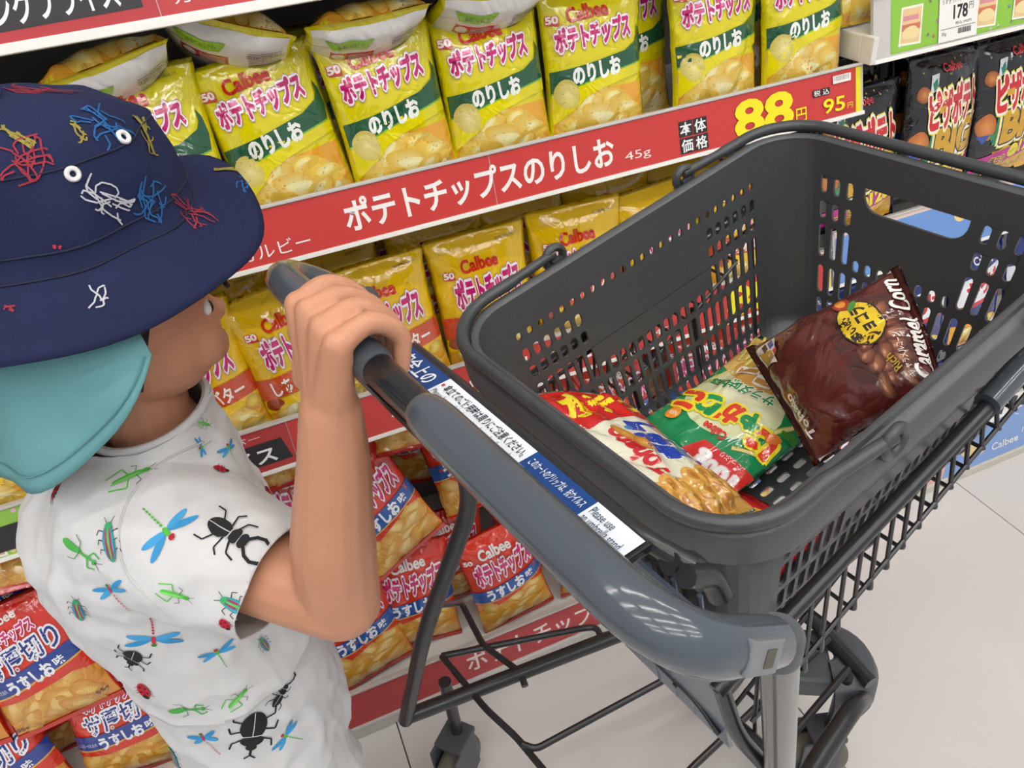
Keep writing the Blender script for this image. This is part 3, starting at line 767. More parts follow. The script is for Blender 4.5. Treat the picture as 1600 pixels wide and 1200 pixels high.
# ------------------------------------------------------------------ shopping basket
def slot(cx, cy, w, h, n=5):
    r = min(w, h) / 2; P = []
    if h >= w:
        for k in range(n + 1): t = math.pi * k / n; P.append((cx + r * math.cos(t), cy + h / 2 - r + r * math.sin(t)))
        for k in range(n + 1): t = math.pi + math.pi * k / n; P.append((cx + r * math.cos(t), cy - h / 2 + r + r * math.sin(t)))
    else:
        for k in range(n + 1): t = -math.pi / 2 + math.pi * k / n; P.append((cx + w / 2 - r + r * math.cos(t), cy + r * math.sin(t)))
        for k in range(n + 1): t = math.pi / 2 + math.pi * k / n; P.append((cx - w / 2 + r + r * math.cos(t), cy + r * math.sin(t)))
    return P
def perforated(outer, holes):
    c = bpy.data.curves.new('p', 'CURVE'); c.dimensions = '2D'; c.fill_mode = 'BOTH'
    for P in [outer] + holes:
        sp = c.splines.new('POLY'); sp.points.add(len(P) - 1)
        for q, p in zip(sp.points, P): q.co = (p[0], p[1], 0, 1)
        sp.use_cyclic_u = True
    o = bpy.data.objects.new('p', c); COL.objects.link(o)
    e = o.evaluated_get(bpy.context.evaluated_depsgraph_get()); m = e.to_mesh()
    bm = bmesh.new(); bm.from_mesh(m); e.to_mesh_clear(); bpy.data.objects.remove(o); bpy.data.curves.remove(c)
    bmesh.ops.remove_doubles(bm, verts=bm.verts, dist=1e-4)
    return bm
basket_pl = mat('basket_plastic', '46484a', .36, spec=.5, bump=(350, .0003))
basket_rim = mat('basket_rim_plastic', '4b4d4f', .38, spec=.5, bump=(350, .0003))
TH = math.radians(8.6)
Mb = Matrix.Identity(4)
_h = Vector((_ca, _sa, 0)); _l = Vector((_sa, -_ca, 0)); _z = Vector((0, 0, 1))
_e1 = _h * math.cos(TH) + _z * math.sin(TH); _e2 = -_l; _e3 = _e1.cross(_e2)
for i in range(3): Mb[i][0] = _e1[i]; Mb[i][1] = _e2[i]; Mb[i][2] = _e3[i]
Mb.translation = cart(.4825, 0, .9707 + .2325 * math.tan(TH))
BA, BB, BR, BH = .2165, .159, .050, .235      # half length, half width, corner radius, depth
def bk_dims(d):
    t = d / BH; f = max(0.0, (d - .205) / .03)
    i = .022 * f * f
    return BA - .026 * t - i, BB - .030 * t - i, BR - .006 * t
LS, SS, CS = 2 * (BA - BR), 2 * (BB - BR), math.pi / 2 * BR
segs = [('L', SS), ('c', CS), ('S', LS), ('c', CS), ('L', SS), ('c', CS), ('S', LS), ('c', CS)]   # start at the front wall's right end, going left round
PER = sum(q[1] for q in segs)
def bk_point(s, d, off=0.0):
    A, B, R = bk_dims(max(d, 0)); A += off; B += off; R += off
    s = s % PER; x0 = 0; k = 0
    while s > segs[k][1] + 1e-9 and k < 7: s -= segs[k][1]; k += 1
    t = s / segs[k][1]
    if k == 0: return (A, -(B - R) + 2 * (B - R) * t)
    if k == 1: a = math.pi / 2 * t; return (A - R + R * math.cos(a), B - R + R * math.sin(a))
    if k == 2: return ((A - R) - 2 * (A - R) * t, B)
    if k == 3: a = math.pi / 2 + math.pi / 2 * t; return (-(A - R) + R * math.cos(a), B - R + R * math.sin(a))
    if k == 4: return (-A, (B - R) - 2 * (B - R) * t)
    if k == 5: a = math.pi + math.pi / 2 * t; return (-(A - R) + R * math.cos(a), -(B - R) + R * math.sin(a))
    if k == 6: return (-(A - R) + 2 * (A - R) * t, -B)
    a = 1.5 * math.pi + math.pi / 2 * t; return (A - R + R * math.cos(a), -(B - R) + R * math.sin(a))
holes = []
def wall_long(s0, L):                      # millimetres from the middle of the wall
    m = (s0 + L / 2) * 1000; hw = L * 500
    n = 25
    for k in range(n):
        x = (k - (n - 1) / 2) * (2 * hw - 10) / (n - 1)
        holes.append(slot(m + x, -36, 6.5, 8.5))
        if abs(x) > 88:
            for d, h in ((58, 13), (79, 13)): holes.append(slot(m + x, -d, 8.5, h + 2))
            holes.append(slot(m + x, -113, 9, 38))
        else: holes.append(slot(m + x, -127, 9, 18))
        holes.append(slot(m + x, -156, 9, 32)); holes.append(slot(m + x, -191, 9, 30)); holes.append(slot(m + x, -217, 8, 13))
def wall_short(s0, L, hand):
    m = (s0 + L / 2) * 1000; hw = L * 500; n = 14
    for k in range(n):
        x = (k - (n - 1) / 2) * (2 * hw - 8) / (n - 1)
        if abs(x) > 68:
            holes.append(slot(m + x, -42, 8, 19)); holes.append(slot(m + x, -70, 8, 19)); holes.append(slot(m + x, -106, 8.5, 38))
        else: holes.append(slot(m + x, -122, 8.5, 14))
        holes.append(slot(m + x, -152, 8.5, 34)); holes.append(slot(m + x, -186, 8.5, 22)); holes.append(slot(m + x, -211, 7, 12))
    if hand:
        P = [(m - 56, -33), (m + 56, -33)]
        for k in range(7): t = math.pi / 2 * k / 6; P.append((m + 56 - 18 + 18 * math.cos(t) + 0, -39 - 18 * math.sin(t)))
        for k in range(7): t = math.pi / 2 + math.pi / 2 * k / 6; P.append((m - 56 + 18 + 18 * math.cos(t), -39 - 18 * math.sin(t)))
        holes.append(P)
s_ = 0; starts = []
for q in segs: starts.append(s_); s_ += q[1]
wall_short(starts[0], SS, True); wall_long(starts[2], LS); wall_short(starts[4], SS, True); wall_long(starts[6], LS)
bm = perforated([(0, 0), (PER * 1000, 0), (PER * 1000, -BH * 1000), (0, -BH * 1000)], holes)
for ax, arr in ((0, [1000 * (starts[i] + CS * k / 9) for i in (1, 3, 5, 7) for k in range(10)]), (1, [-205, -213, -221, -228])):
    for a in arr:
        if ax == 0 and (a < 1 or a > PER * 1000 - 1): continue
        bmesh.ops.bisect_plane(bm, geom=list(bm.verts) + list(bm.edges) + list(bm.faces), dist=1e-4, plane_co=(a, 0, 0) if ax == 0 else (0, a, 0), plane_no=(1, 0, 0) if ax == 0 else (0, 1, 0))
for v in bm.verts:
    x, y = bk_point(min(v.co.x / 1000, PER - 1e-7), -v.co.y / 1000); v.co = (x, y, v.co.y / 1000)
bmesh.ops.remove_doubles(bm, verts=bm.verts, dist=2e-5)
bmesh.ops.recalc_face_normals(bm, faces=bm.faces)
basket = empty('shopping_basket'); basket.matrix_world = Mb
tag(basket, 'dark grey perforated plastic shopping basket sitting in the cart', 'basket')
wall = from_bm('perforated_wall', bm, basket_pl, basket)
md = wall.modifiers.new('thick', 'SOLIDIFY'); md.thickness = .0028; md.offset = 0
# floor plate with rows of slots
A, B, R = bk_dims(BH)
out = []
for k in range(4):
    cx, cy = [(A - R, B - R), (-A + R, B - R), (-A + R, -B + R), (A - R, -B + R)][k]
    for j in range(7): t = math.pi / 2 * (k + j / 6); out.append(((cx + R * math.cos(t)) * 1000, (cy + R * math.sin(t)) * 1000))
fh = [slot(-150 + 25 * i, -88 + 16 * j, 17, 7) for i in range(13) for j in range(12)]
bm = perforated(out, fh)
for v in bm.verts: v.co = (v.co.x / 1000, v.co.y / 1000, -BH)
fl = from_bm('basket_floor', bm, basket_pl, basket); md = fl.modifiers.new('thick', 'SOLIDIFY'); md.thickness = .003; md.offset = 0
# rim
prof = [(-.0015, -.010), (-.0015, .003), (.0015, .0055), (.0045, .0055), (.006, .002), (.012, .0015), (.0155, -.002), (.016, -.026), (.0135, -.027), (.0125, -.006), (.004, -.006)]
NS = 144; V = []; F = []
for i in range(NS):
    s1 = PER * i / NS
    for off, z in prof:
        x, y = bk_point(s1, 0, off); V.append((x, y, z))
n = len(prof)
for i in range(NS):
    for j in range(n):
        a, b = i * n + j, i * n + (j + 1) % n; c, d = ((i + 1) % NS) * n + (j + 1) % n, ((i + 1) % NS) * n + j; F.append((a, b, c, d))
rm = mk('rim', V, F, basket_rim, basket, True)
bm = bmesh.new(); bm.from_mesh(rm.data); bmesh.ops.recalc_face_normals(bm, faces=bm.faces); bm.to_mesh(rm.data); bm.free()
rm.data.set_sharp_from_angle(angle=math.radians(50))
# carrying bails folded down on the rim
bail_m = mat('bail_plastic', '404244', .36, bump=(350, .0003))
def s_of_long(k, x):                         # perimeter position on long wall (k=2 left, k=6 right) at local x
    A, B, R = BA, BB, BR
    return starts[2] + ((A - R) - x) / (2 * (A - R)) * LS if k == 2 else starts[6] + ((A - R) + x) / (2 * (A - R)) * LS
def bail(x, front, name_lab):
    a = s_of_long(2, x); b = s_of_long(6, x)
    ss = np.linspace(a, b, 70) if not front else np.linspace(b, a + PER, 70)
    P = []
    for i, q in enumerate(ss):
        e = min(i, 69 - i) / 8
        o = .011 + (.007 * max(0, 1 - e))
        px, py = bk_point(q, 0, o)
        P.append((px, py, .0085 + .002 * min(1, e)))
    w = MB().tube(P, [.0058 if 6 < i < 63 else .0048 for i in range(70)], 10).build('carry_bail', bail_m, basket, True); w['label'] = name_lab
    for (sg, yy) in ((1, BB + .018), (-1, -BB - .018)):
        C = Vector((x, yy, .004)); ring = [C + Vector((.0105 * math.cos(t), 0, .0105 * math.sin(t))) for t in np.linspace(0, 2 * math.pi, 20, endpoint=False)]
        MB().tube(ring, .0042, 8, closed=True).build('pivot', bail_m, w, True)
        MB().box(x - .006, x + .006, min(yy, yy - sg * .006), max(yy, yy - sg * .006), -.012, .004).build('pivot', bail_m, w, bevel=.001)
bail(.145 + .25 - .4825, False, 'carrying bail folded towards the push handle'); bail(.568 - .4825, True, 'carrying bail folded over the far end')

# ------------------------------------------------------------------ the cart
black_metal = mat('black_coated_steel', '232427', .33, spec=.55, coat=.1)
tube_black = mat('glossy_black_tube', '1c1d20', .22, spec=.5, coat=.3)
grip_grey = mat('grip_plastic', '4b5259', .16, spec=.5, coat=.25, bump=(60, .0003))
dk_plastic = mat('caster_plastic', '4c4f54', .45)
post_m = mat('polished_grey_post', '4a4a4c', .2, metal=.15, spec=.5, coat=.3)
rubber = mat('wheel_rubber', '6f6a5e', .6, vary=.15)
trolley = empty('shopping_cart', cart(.4, 0, 0)); _inv = Matrix.Translation(-cart(.4, 0, 0))
tag(trolley, 'black wire shopping cart with fat grey push handle', 'cart')
def ct(pts, r, name, m, n=10, fil=None, sub=None, cap=True, parent=None):
    P = [cart(*p) for p in pts]
    if fil: P = fillet(P, fil)
    if sub: P = smooth_path(P, sub)
    P = [_inv @ p for p in P]
    o = MB().tube(P, r, n, cap).build(name, m, parent or trolley, True); return o
HB = 1.06
bar = [(.213, .226, 1.010), (.150, .228, 1.056), (.147, .17, HB), (.147, -.17, HB), (.150, -.228, 1.056), (.213, -.228, 1.010)]
full = fillet([cart(*p) for p in [(.213, .228, 1.006), (.146, .229, 1.062), (.147, -.229, 1.062), (.213, -.228, 1.006)]], .062, 10)
def lval(p): return _l.dot(p - cart(0, 0, 0))
# straight part has no inner samples: add the ends of the two sleeves
near = [p for p in full[:len(full) // 2]] + [cart(.147, .016, 1.062)]
far = [cart(.147, -.040, 1.062)] + [p for p in full[len(full) // 2:]]
def resample(P, n):
    d = [0]
    for i in range(1, len(P)): d.append(d[-1] + (P[i] - P[i - 1]).length)
    out = []
    for k in range(n):
        t = d[-1] * k / (n - 1); j = max(i for i in range(len(P)) if d[i] <= t + 1e-9); j = min(j, len(P) - 2)
        f = (t - d[j]) / max(d[j + 1] - d[j], 1e-9); out.append(P[j].lerp(P[j + 1], f))
    return out
def sleeve(P, name, flip):
    P = resample([_inv @ p for p in P], 46)
    r = []
    for i in range(46):
        e = (45 - i) if not flip else i
        q = .0148 if e > 3 else (.0118, .0136, .0144, .0147)[e]
        e2 = i if not flip else 45 - i
        if e2 < 9: q = .0149 - .00018 * (9 - e2)
        r.append(q)
    return MB().tube(P, r, 20).build(name, grip_grey, trolley, True)
sl1 = sleeve(near, 'push_grip', False); sl2 = sleeve(far, 'push_grip', True)
ct([(.147, .05, HB + .002), (.147, -.08, HB + .002)], .0112, 'handle_bar', tube_black, 16)
# clip on the near grip end
_q = _inv @ cart(.186, .228, 1.030)
dirq = (cart(.213, .228, 1.006) - cart(.146, .229, 1.062)).normalized()
nq = (_l * .82 - _h * .25 + _z * .5); nq = (nq - dirq * nq.dot(dirq)).normalized(); tq = nq.cross(dirq)
Mq = Matrix.Identity(4)
for i in range(3): Mq[i][0] = dirq[i]; Mq[i][1] = tq[i]; Mq[i][2] = nq[i]
Mq.translation = _q + nq * .0132
clip = MB().box(-.016, .014, -.0085, .0085, -.003, .0022, Mq).build('grip_clip', mat('clip_plastic', '74787c', .4), trolley, bevel=.0012)
MB().box(-.002, .0075, -.005, .004, .0018, .0026, Mq).build('slot', mat('clip_dark', '4a4638', .5), clip)
# posts and legs
for sg in (1, -1):
    P = [(.206, sg * .228, 1.012), (.222, sg * .227, .998), (.290, sg * .21, .73), (.196, sg * .235, .52), (.15, sg * .28, .30)]
    P3 = fillet([cart(*p) for p in P], [.02, .06, .06], 8)
    o = MB().tube([_inv @ p for p in P3], .0108 if sg > 0 else .0105, 16).build('post', post_m if sg > 0 else black_metal, trolley, True)
    MB().lathe([(.0110, -.006), (.0132, -.004), (.0132, .010), (.0110, .014)], 20, Matrix.Translation(_inv @ cart(.219, sg * .228, .996))).build('post_collar', dk_plastic, o, True)
ct([(.298, .21, .735), (.298, -.21, .735)], .0075, 'cross_bar', black_metal)
# umbrella-stand notice plate under the handle
pm = print_mat('plate_print', .3)
Mp = Matrix.Identity(4)
for i in range(3): Mp[i][0] = _l[i]; Mp[i][1] = _h[i]; Mp[i][2] = _l.cross(_h)[i]
Mp.translation = _inv @ cart(.150, 0, 1.030)
plate = MB().box(-.098, .160, -.002, .048, -.006, 0, Mp).build('notice_plate', tube_black, trolley, bevel=.001)
s = Sheet()
s.rect(-.095, .002, -.038, .046, '123f80'); s.rect(-.038, .002, .063, .046, 'e9edf2'); s.rect(.063, .002, .119, .046, '123f80'); s.rect(.119, .002, .157, .046, 'e9edf2')
s.text('安全上の', (-.086, .028, -.045, .0425), 'f3f6fa', .02)
s.rect(-.036, .037, -.0335, .0395, 'd23a3a'); s.text('傘立てのご使用時は周りにご注意ください。', (-.031, .0345, .060, .0425), '26303c', .01)
s.text('Please be careful when using the umbrella stand.', (-.035, .0265, .055, .0325), '3d4650', .0)
s.text('このカートのグリップは、抗ウイルス', (.067, .0345, .116, .0415), 'eef3fa', .01)
s.text('Please use', (.1215, .0365, .140, .0425), '2a4560', .0); s.text('an umbrella stand', (.1215, .029, .152, .0355), '2a4560', .0)
s.on_plane('notice', Mp, pm, plate)
ct([(.20, -.10, 1.022), (.205, .15, 1.018), (.215, .175, 1.012)], .006, 'plate_bar', black_metal, fil=.02)
for l_ in (.166, .178): ct([(.205, l_, 1.015), (.225, l_, 1.000), (.228, l_ + .006, .985)], .007, 'stand_clip', black_metal, fil=.01)
# cradle that carries the basket
R_ = .0062
def zt(h): return .872 + (h - .326) * .275
def zu(h): return .855 + (h - .327) * .235
def zl(h): return .800 + (h - .39) * .50
def zb(h): return .790 + (h - .409) * .60
for sg in (1, -1):
    ct([(.25, sg * .172, zt(.25)), (.60, sg * .167, zt(.60)), (.735, sg * .160, zt(.735))], R_, 'cradle_tube', black_metal, 14, fil=.02)
    ct([(.27, sg * .167, zu(.27)), (.72, sg * .165, zu(.72))], .0021, 'cradle_wire', black_metal, 8)
    ct([(.30, sg * .171, zl(.30)), (.64, sg * .170, zl(.64))], .0021, 'cradle_wire', black_metal, 8)
    ct([(.29, sg * .146, zb(.29)), (.62, sg * .143, zb(.62))], .0021, 'cradle_wire', black_metal, 8)
    ct([(.552, sg * .1675, zt(.552) + .003), (.66, sg * .164, zt(.66) + .003), (.745, sg * .160, zt(.745) + .003)], .0102, 'bumper_sleeve', grip_grey, 18)
    for k in range(18):
        h = .302 + .0185 * k
        ct([(h, sg * .1665, zu(h)), (h + .003, sg * .170, zl(h + .003)), (h + .005, sg * .172, zb(h + .005)), (h + .005, sg * .144, zb(h + .005))], .0019, 'cradle_wire', black_metal, 7, fil=.005)
ct([(.735, -.160, zt(.735)), (.765, 0, zt(.765)), (.735, .160, zt(.735))], R_, 'cradle_tube', black_metal, 14, sub=8)
for k in range(5):
    h = .29 + .09 * k; zf = .728 + (h - .25) * math.tan(TH)
    ct([(h, .150, zb(h)), (h, .125, zf), (h, -.125, zf), (h, -.150, zb(h))], .0025, 'cradle_wire', black_metal, 8, fil=.02)
for l_ in (-.10, -.05, 0, .05, .10): ct([(.288, l_, .728), (.66, l_, .728 + .372 * math.tan(TH))], .0025, 'cradle_wire', black_metal, 8)
for sg in (1, -1): ct([(.288, sg * .205, .74), (.262, sg * .185, .80), (.255, sg * .172, zt(.255))], .006, 'cradle_bracket', black_metal, fil=.02)
# folded flap below the handle end
Fv = [cart(.262, .02, .90), cart(.262, .150, .90), cart(.300, .158, .700), cart(.300, .03, .700)]
Fo = [p + _h * -.004 for p in Fv]
flap = mk('flap', [_inv @ p for p in Fv + Fo], [(0, 1, 2, 3), (7, 6, 5, 4), (0, 4, 5, 1), (1, 5, 6, 2), (2, 6, 7, 3), (3, 7, 4, 0)], mat('flap_plastic', '5a6472', .3, coat=.3), trolley, False)
for k in range(5): ct([(.262 + .004 * k - .004, .045 + .024 * k * .9, .895), (.2955, .055 + .024 * k * .9, .705)], .0022, 'rib', MATS['flap_plastic'], 6, parent=flap)
# lower frame and rack
ct([(.15, -.285, .30), (.502, -.187, .30), (.73, -.135, .29)], .0115, 'lower_tube', black_metal, 14)
ct([(.15, .225, .30), (.542, .119, .30), (.655, .1, .30), (.70, .09, .26)], .0135, 'lower_tube', black_metal, 14, fil=.03)
ct([(.728, -.14, .292), (.735, -.02, .292), (.715, .09, .285)], .0115, 'lower_tube', black_metal, 14)
for P in ([(.247, -.337, .3), (.452, -.233, .302), (.464, -.222, .303), (.456, -.198, .300)],
          [(.24, -.30, .47), (.322, -.395, .31), (.307, -.31, .303), (.325, -.236, .302), (.318, -.215, .298)],
          [(.247, -.337, .3), (.251, -.219, .302), (.262, -.16, .297), (.265, -.06, .297), (.27, .06, .297), (.275, .18, .299)],
          [(.262, -.145, .30), (.272, -.128, .30), (.508, -.089, .30), (.70, -.06, .30)],
          [(.27, .042, .30), (.419, .022, .30), (.72, .012, .30)], [(.27, .10, .30), (.45, .085, .30), (.70, .06, .30)]):
    ct(P, .0052, 'rack_wire', black_metal, 8, fil=.012)
# casters
def caster(h, l, ang, fend=True, zt=.29):
    c = empty('caster'); c.parent = trolley; c.location = _inv @ cart(h, l, 0); c.rotation_euler = (0, 0, ang)
    MB().lathe([(.030, -.016), (.052, -.016), (.060, -.013), (.063, -.007), (.063, .007), (.060, .013), (.052, .016), (.030, .016)], 32, Matrix.Translation((-.02, 0, .063)), 'y').build('tyre', rubber, c, True)
    MB().lathe([(.008, -.018), (.034, -.018), (.036, -.012), (.036, .012), (.034, .018), (.008, .018)], 24, Matrix.Translation((-.02, 0, .063)), 'y').build('hub', dk_plastic, c, True)
    b = MB()
    for sg in (1, -1): b.box(-.045, .018, sg * .022 - .0025, sg * .022 + .0025, .050, .146)
    b.box(-.030, .022, -.024, .024, .140, .152); b.build('fork', dk_plastic, c, bevel=.003)
    MB().tube([(.005, 0, .15), (.005, 0, zt)], .010, 12).build('stem', black_metal, c, True)
    return c
ang = math.radians(13.3)
caster(.225, -.30, ang + .5); caster(.225, .25, ang + .3); caster(.70, -.135, ang); caster(.690, .060, ang - .55)
# curved guard over the front caster
def guard(h, l, z, ang):
    V = []; F = []; n = 14; Mg = _inv @ (Matrix.Translation(cart(h, l, z)) @ Matrix.Rotation(ang, 4, 'Z'))
    for side in (0, 1):
        for i in range(n + 1):
            t = math.pi * (i / n) - math.pi / 2
            r = .072
            for (rr, zz) in ((.012, .030), (.60 * r, .030), (.86 * r, .022), (r, .000), (r * 1.02, -.034)):
                k = rr - (.004 if side else 0)
                V.append(Mg @ Vector((k * math.cos(t) * 1.05, k * math.sin(t), zz - (.004 if side else 0))))
    m = 5
    for side in (0, 1):
        o = side * (n + 1) * m
        for i in range(n):
            for j in range(m - 1):
                q = (o + i * m + j, o + i * m + j + 1, o + (i + 1) * m + j + 1, o + (i + 1) * m + j); F.append(q if side == 0 else q[::-1])
    return mk('caster_guard', V, F, dk_plastic, trolley, True)
guard(.708, .022, .255, ang - .75)
MB().box(-.075, .004, -.046, .046, .242, .280, _inv @ (Matrix.Translation(cart(.708, .022, 0)) @ Matrix.Rotation(ang - .75, 4, 'Z'))).build('caster_guard', dk_plastic, trolley, bevel=.008)
# ------------------------------------------------------------------ goods in the basket
def bkp(a, b, c): return Mb @ Vector((a, b, c))
def quad_bag(name, TL, TR, BR_, BL, T, film_m, sheet, label, seed=0, crease=1.6, back=None, **kw):
    TL, TR, BR_, BL = [np.array(bkp(*p)) for p in (TL, TR, BR_, BL)]
    W = float((np.linalg.norm(TR - TL) + np.linalg.norm(BR_ - BL)) / 2); H = float((np.linalg.norm(TL - BL) + np.linalg.norm(TR - BR_)) / 2)
    F, B = bag_grid(W, H, T, seed, crease, nu=32, nv=40, **kw)
    nrm = np.cross(TR - TL, TL - BL); nrm /= np.linalg.norm(nrm)
    org = (TL + TR + BL + BR_) / 4
    def warp(G):
        u = (G[..., 0] / W + .5)[..., None]; v = (G[..., 2] / H)[..., None]
        return (BL * (1 - u) + BR_ * u) * (1 - v) + (TL * (1 - u) + TR * u) * v - nrm * G[..., 1:2] - org
    F, B = warp(F), warp(B)
    V, f = bag_body(F, B)
    o = mk(name, V, f, film_m); o.location = org
    sw, sh = W * 1000, H * 1000
    sheet.v = [(p[0] / 150 * sw, p[1] / 210 * sh) for p in sheet.v]       # designs are drawn on a 150 x 210 sheet
    P, Fc, Cc = on_grid(sheet, F, W, H)
    mk('front_print', P, Fc, film_print, o, True, Cc)
    if back is not None:
        back.v = [(p[0] / 150 * sw, p[1] / 210 * sh) for p in back.v]
        P, Fc, Cc = on_grid(back, B, W, H, -1); mk('back_print', P, [q[::-1] for q in Fc], film_print, o, True, Cc)
    tag(o, label, 'snack bag', 'snack bags in the basket'); return o
def ring(s, cx, cy, r, c1='f4cf74', c2='b8742c', rot=0, k=.78):
    s.blob(cx, cy, r, r * k, c1, rot, .03, int(cx), edge='dfa040'); s.blob(cx + .5, cy + .5, r * .58, r * k * .58, c2, rot, .03, int(cy), edge='cf8c3a')
    s.blob(cx - r * .6, cy + r * .45 * k, r * .2, r * .1, 'f9e3a2', rot + 30)
def stick(s, x, y, L, rot, c='ecd98a', e='c2a94a'):
    t = math.radians(rot); n = (-math.sin(t) * 2.4, math.cos(t) * 2.4); d = (math.cos(t) * L / 2, math.sin(t) * L / 2)
    s.poly([(x - d[0] - n[0], y - d[1] - n[1]), (x + d[0] - n[0], y + d[1] - n[1]), (x + d[0] + n[0], y + d[1] + n[1]), (x - d[0] + n[0], y - d[1] + n[1])], e)
    s.poly([(x - d[0] - n[0] * .6, y - d[1] - n[1] * .6), (x + d[0] - n[0] * .6, y + d[1] - n[1] * .6), (x + d[0] + n[0] * .8, y + d[1] + n[1] * .8), (x - d[0] + n[0] * .8, y - d[1] + n[1] * .8)], c)
# green bag of potato sticks
s = Sheet()
s.blob(8, 112, 60, 52, 'efe9c4', 10, .04, 2, edge='dfe3b0')
s.poly([(-74, 6), (74, 6), (74, 70), (40, 84), (0, 76), (-40, 60), (-74, 62)], 'e3b96a'); s.blob(12, 62, 44, 26, 'e9b562', 0, .1, 3, edge='d89a44')
for k, (x, y, r) in enumerate([(-60, 96, 70), (-52, 150, 30), (64, 150, 20), (58, 92, 75), (-66, 60, 20), (-44, 40, 65), (66, 36, 60)]): stick(s, x, y, 36, r)
for k in range(9): stick(s, 20 + 6 * k - 3 * (k % 2), 18 + (k % 3) * 6, 60, 70 + 5 * k, 'e8da72', 'b39a34')
s.text('スモー', (-34, 40, 44, 76), 'd98f35', .05, outline=[(.12, 'fbf4e6')], rot=14)
s.text('サラダ味', (-30, 86, 30, 101), '0d8a52', .03, outline=[(.09, 'f6f3dc')], rot=8); s.text('bits', (30, 96, 54, 110), '0d8a52', .03, rot=8)
for ch_, x, y, c in (('じ', -52, 132, 'e23b22'), ('ゃ', -30, 124, '119252'), ('が', -4, 132, 'e23b22'), ('り', 24, 136, '119252'), ('こ', 48, 142, 'e23b22')):
    w = 13 if ch_ != 'ゃ' else 10
    s.text(ch_, (x - w, y - w, x + w, y + w), c, .07, outline=[(.16, 'f4e22a')], rot=6)
s.text('Calbee', (-24, 153, 6, 163), 'd8291f', .03, rot=6)
s.poly([(-74, 206), (-74, 166), (-10, 172), (14, 206)], 'd22a26'); s.text('100g', (-66, 178, -16, 198), 'f2ecec', .05, outline=[(.12, 'b5141a'), (.1, 'e8b3b3')], rot=4); s.text('たっぷり', (-62, 168, -34, 175), 'f8eeea', .0, rot=3)
s.blob(-58, 120, 9, 6, 'e07a2a', 40); s.blob(-66, 104, 8, 6, '3f8a2c', 10, .3, 4); s.blob(46, 168, 9, 9, 'f0952a'); s.text('NEW', (40, 165, 52, 171), 'fbf0d8', .0)
quad_bag('snack_bag', (-.088, -.028, -.192), (-.080, .116, -.196), (.125, .112, -.200), (.112, -.034, -.200), .044, film('green_film', '0f8a50'), s, 'green potato-stick bag lying in the middle of the basket', 3, 1.0)
# brown bag of chocolate corn puffs
s = Sheet()
s.poly([(-70, 18), (40, 12), (52, 60), (10, 92), (-50, 86)], '4a1f16')
rd = random.Random(12)
for k in range(17):
    x, y = -58 + (k % 6) * 17 + rd.uniform(-4, 4), 28 + (k // 6) * 16 + rd.uniform(-4, 4)
    s.blob(x, y, 12, 9, rd.choice(('a0603e', '8e4c30', 'b0704c')), rd.uniform(-60, 60), .18, k, edge='4e2014'); s.blob(x - 2, y + 2, 5, 3, 'd09a76', rd.uniform(-60, 60), .2, k, edge='8a4a30')
s.blob(14, 54, 30, 25, '221a12', 15, .05, 6); s.blob(14, 54, 28, 23, 'e8c51e', 15, .05, 6)
s.text('濃いめ', (-6, 60, 26, 72), '2a1c10', .04, rot=8); s.text('ショコラ', (-10, 42, 34, 57), '2a1c10', .05, rot=8); s.text('味', (28, 34, 36, 41), '2a1c10', .02, rot=8)
s.blob(46, 66, 12, 9, 'c0421e', 40, .1, 2, edge='8a2a14'); s.blob(47, 67, 7, 5, 'e8922a', 40); s.blob(38, 56, 8, 4, '3f8a2c', -30)
s.text('Caramel', (-66, 6, 6, 20), 'f4efe8', .028, rot=-2); s.text('Corn', (18, 8, 58, 22), 'f4efe8', .03, rot=4); s.text('キャラメルコーン', (-62, 23, -10, 30), 'e9e0d6', .01)
s.text('Rich', (-54, 34, -34, 44), 'b99a2a', .01, rot=20)
s.text('Tohato', (-60, 174, -12, 187), 'f6f1ee', .03, shear=.2)
s.poly([(22, 166), (58, 160), (60, 196), (30, 190)], 'f4f0e6'); s.poly([(28, 168), (44, 170), (52, 192), (32, 188)], 'caa62a'); s.rect(46, 164, 57, 172, '2b4fa2', 10); s.rect(47, 175, 57, 183, '3a2320', 10); s.rect(30, 160, 42, 167, 'd2372f', 10)
sb = Sheet(); sb.rect(-74, 4, 74, 206, 'eceaea')
for k in range(16): sb.rect(30, 20 + 8 * k, 66 - (k % 4) * 5, 21.6 + 8 * k, 'c59a98')
sb.text('おいしさ', (-60, 150, 40, 180), '4f8ac0', .02)
quad_bag('snack_bag', (-.028, -.080, -.150), (.062, .076, -.158), (.136, -.038, -.045), (.044, -.140, -.062), .064, film('brown_film', '5b211b', .16), s, 'brown chocolate snack bag leaning on the right basket wall', 8, 1.5, sb)
# cream bag of potato rings
s = Sheet()
s.rect(-74, 150, 74, 208, 'd3221f'); s.poly([(-74, 150), (74, 150), (74, 142), (20, 148), (-40, 140), (-74, 146)], 'd3221f')
s.text('ポテコ', (-40, 158, 66, 196), 'f4df2a', .06, rot=0, outline=[(.1, 'c4161a')])
s.text('ポテコ', (-4, 66, 60, 138), '1f46b4', .09, rot=78, outline=[(.15, 'f6f3e2')])
s.text('Tohato', (-62, 84, 10, 104), 'cc2229', .05, rot=90, shear=.2)
s.poly([(44, 60), (60, 56), (64, 138), (50, 140)], 'cf262a'); s.text('うましお味', (32, 92, 76, 102), 'f9efe6', .02, rot=92)
s.blob(-14, 120, 8, 15, 'e7ab4e', 20, .1, 1, edge='b9762a'); s.blob(-8, 100, 8, 14, 'e7ab4e', -10, .1, 2, edge='b9762a'); s.blob(2, 128, 6, 4, '4a86c8')
rd = random.Random(7); s.rect(-74, 3, 74, 40, 'e3ab50')
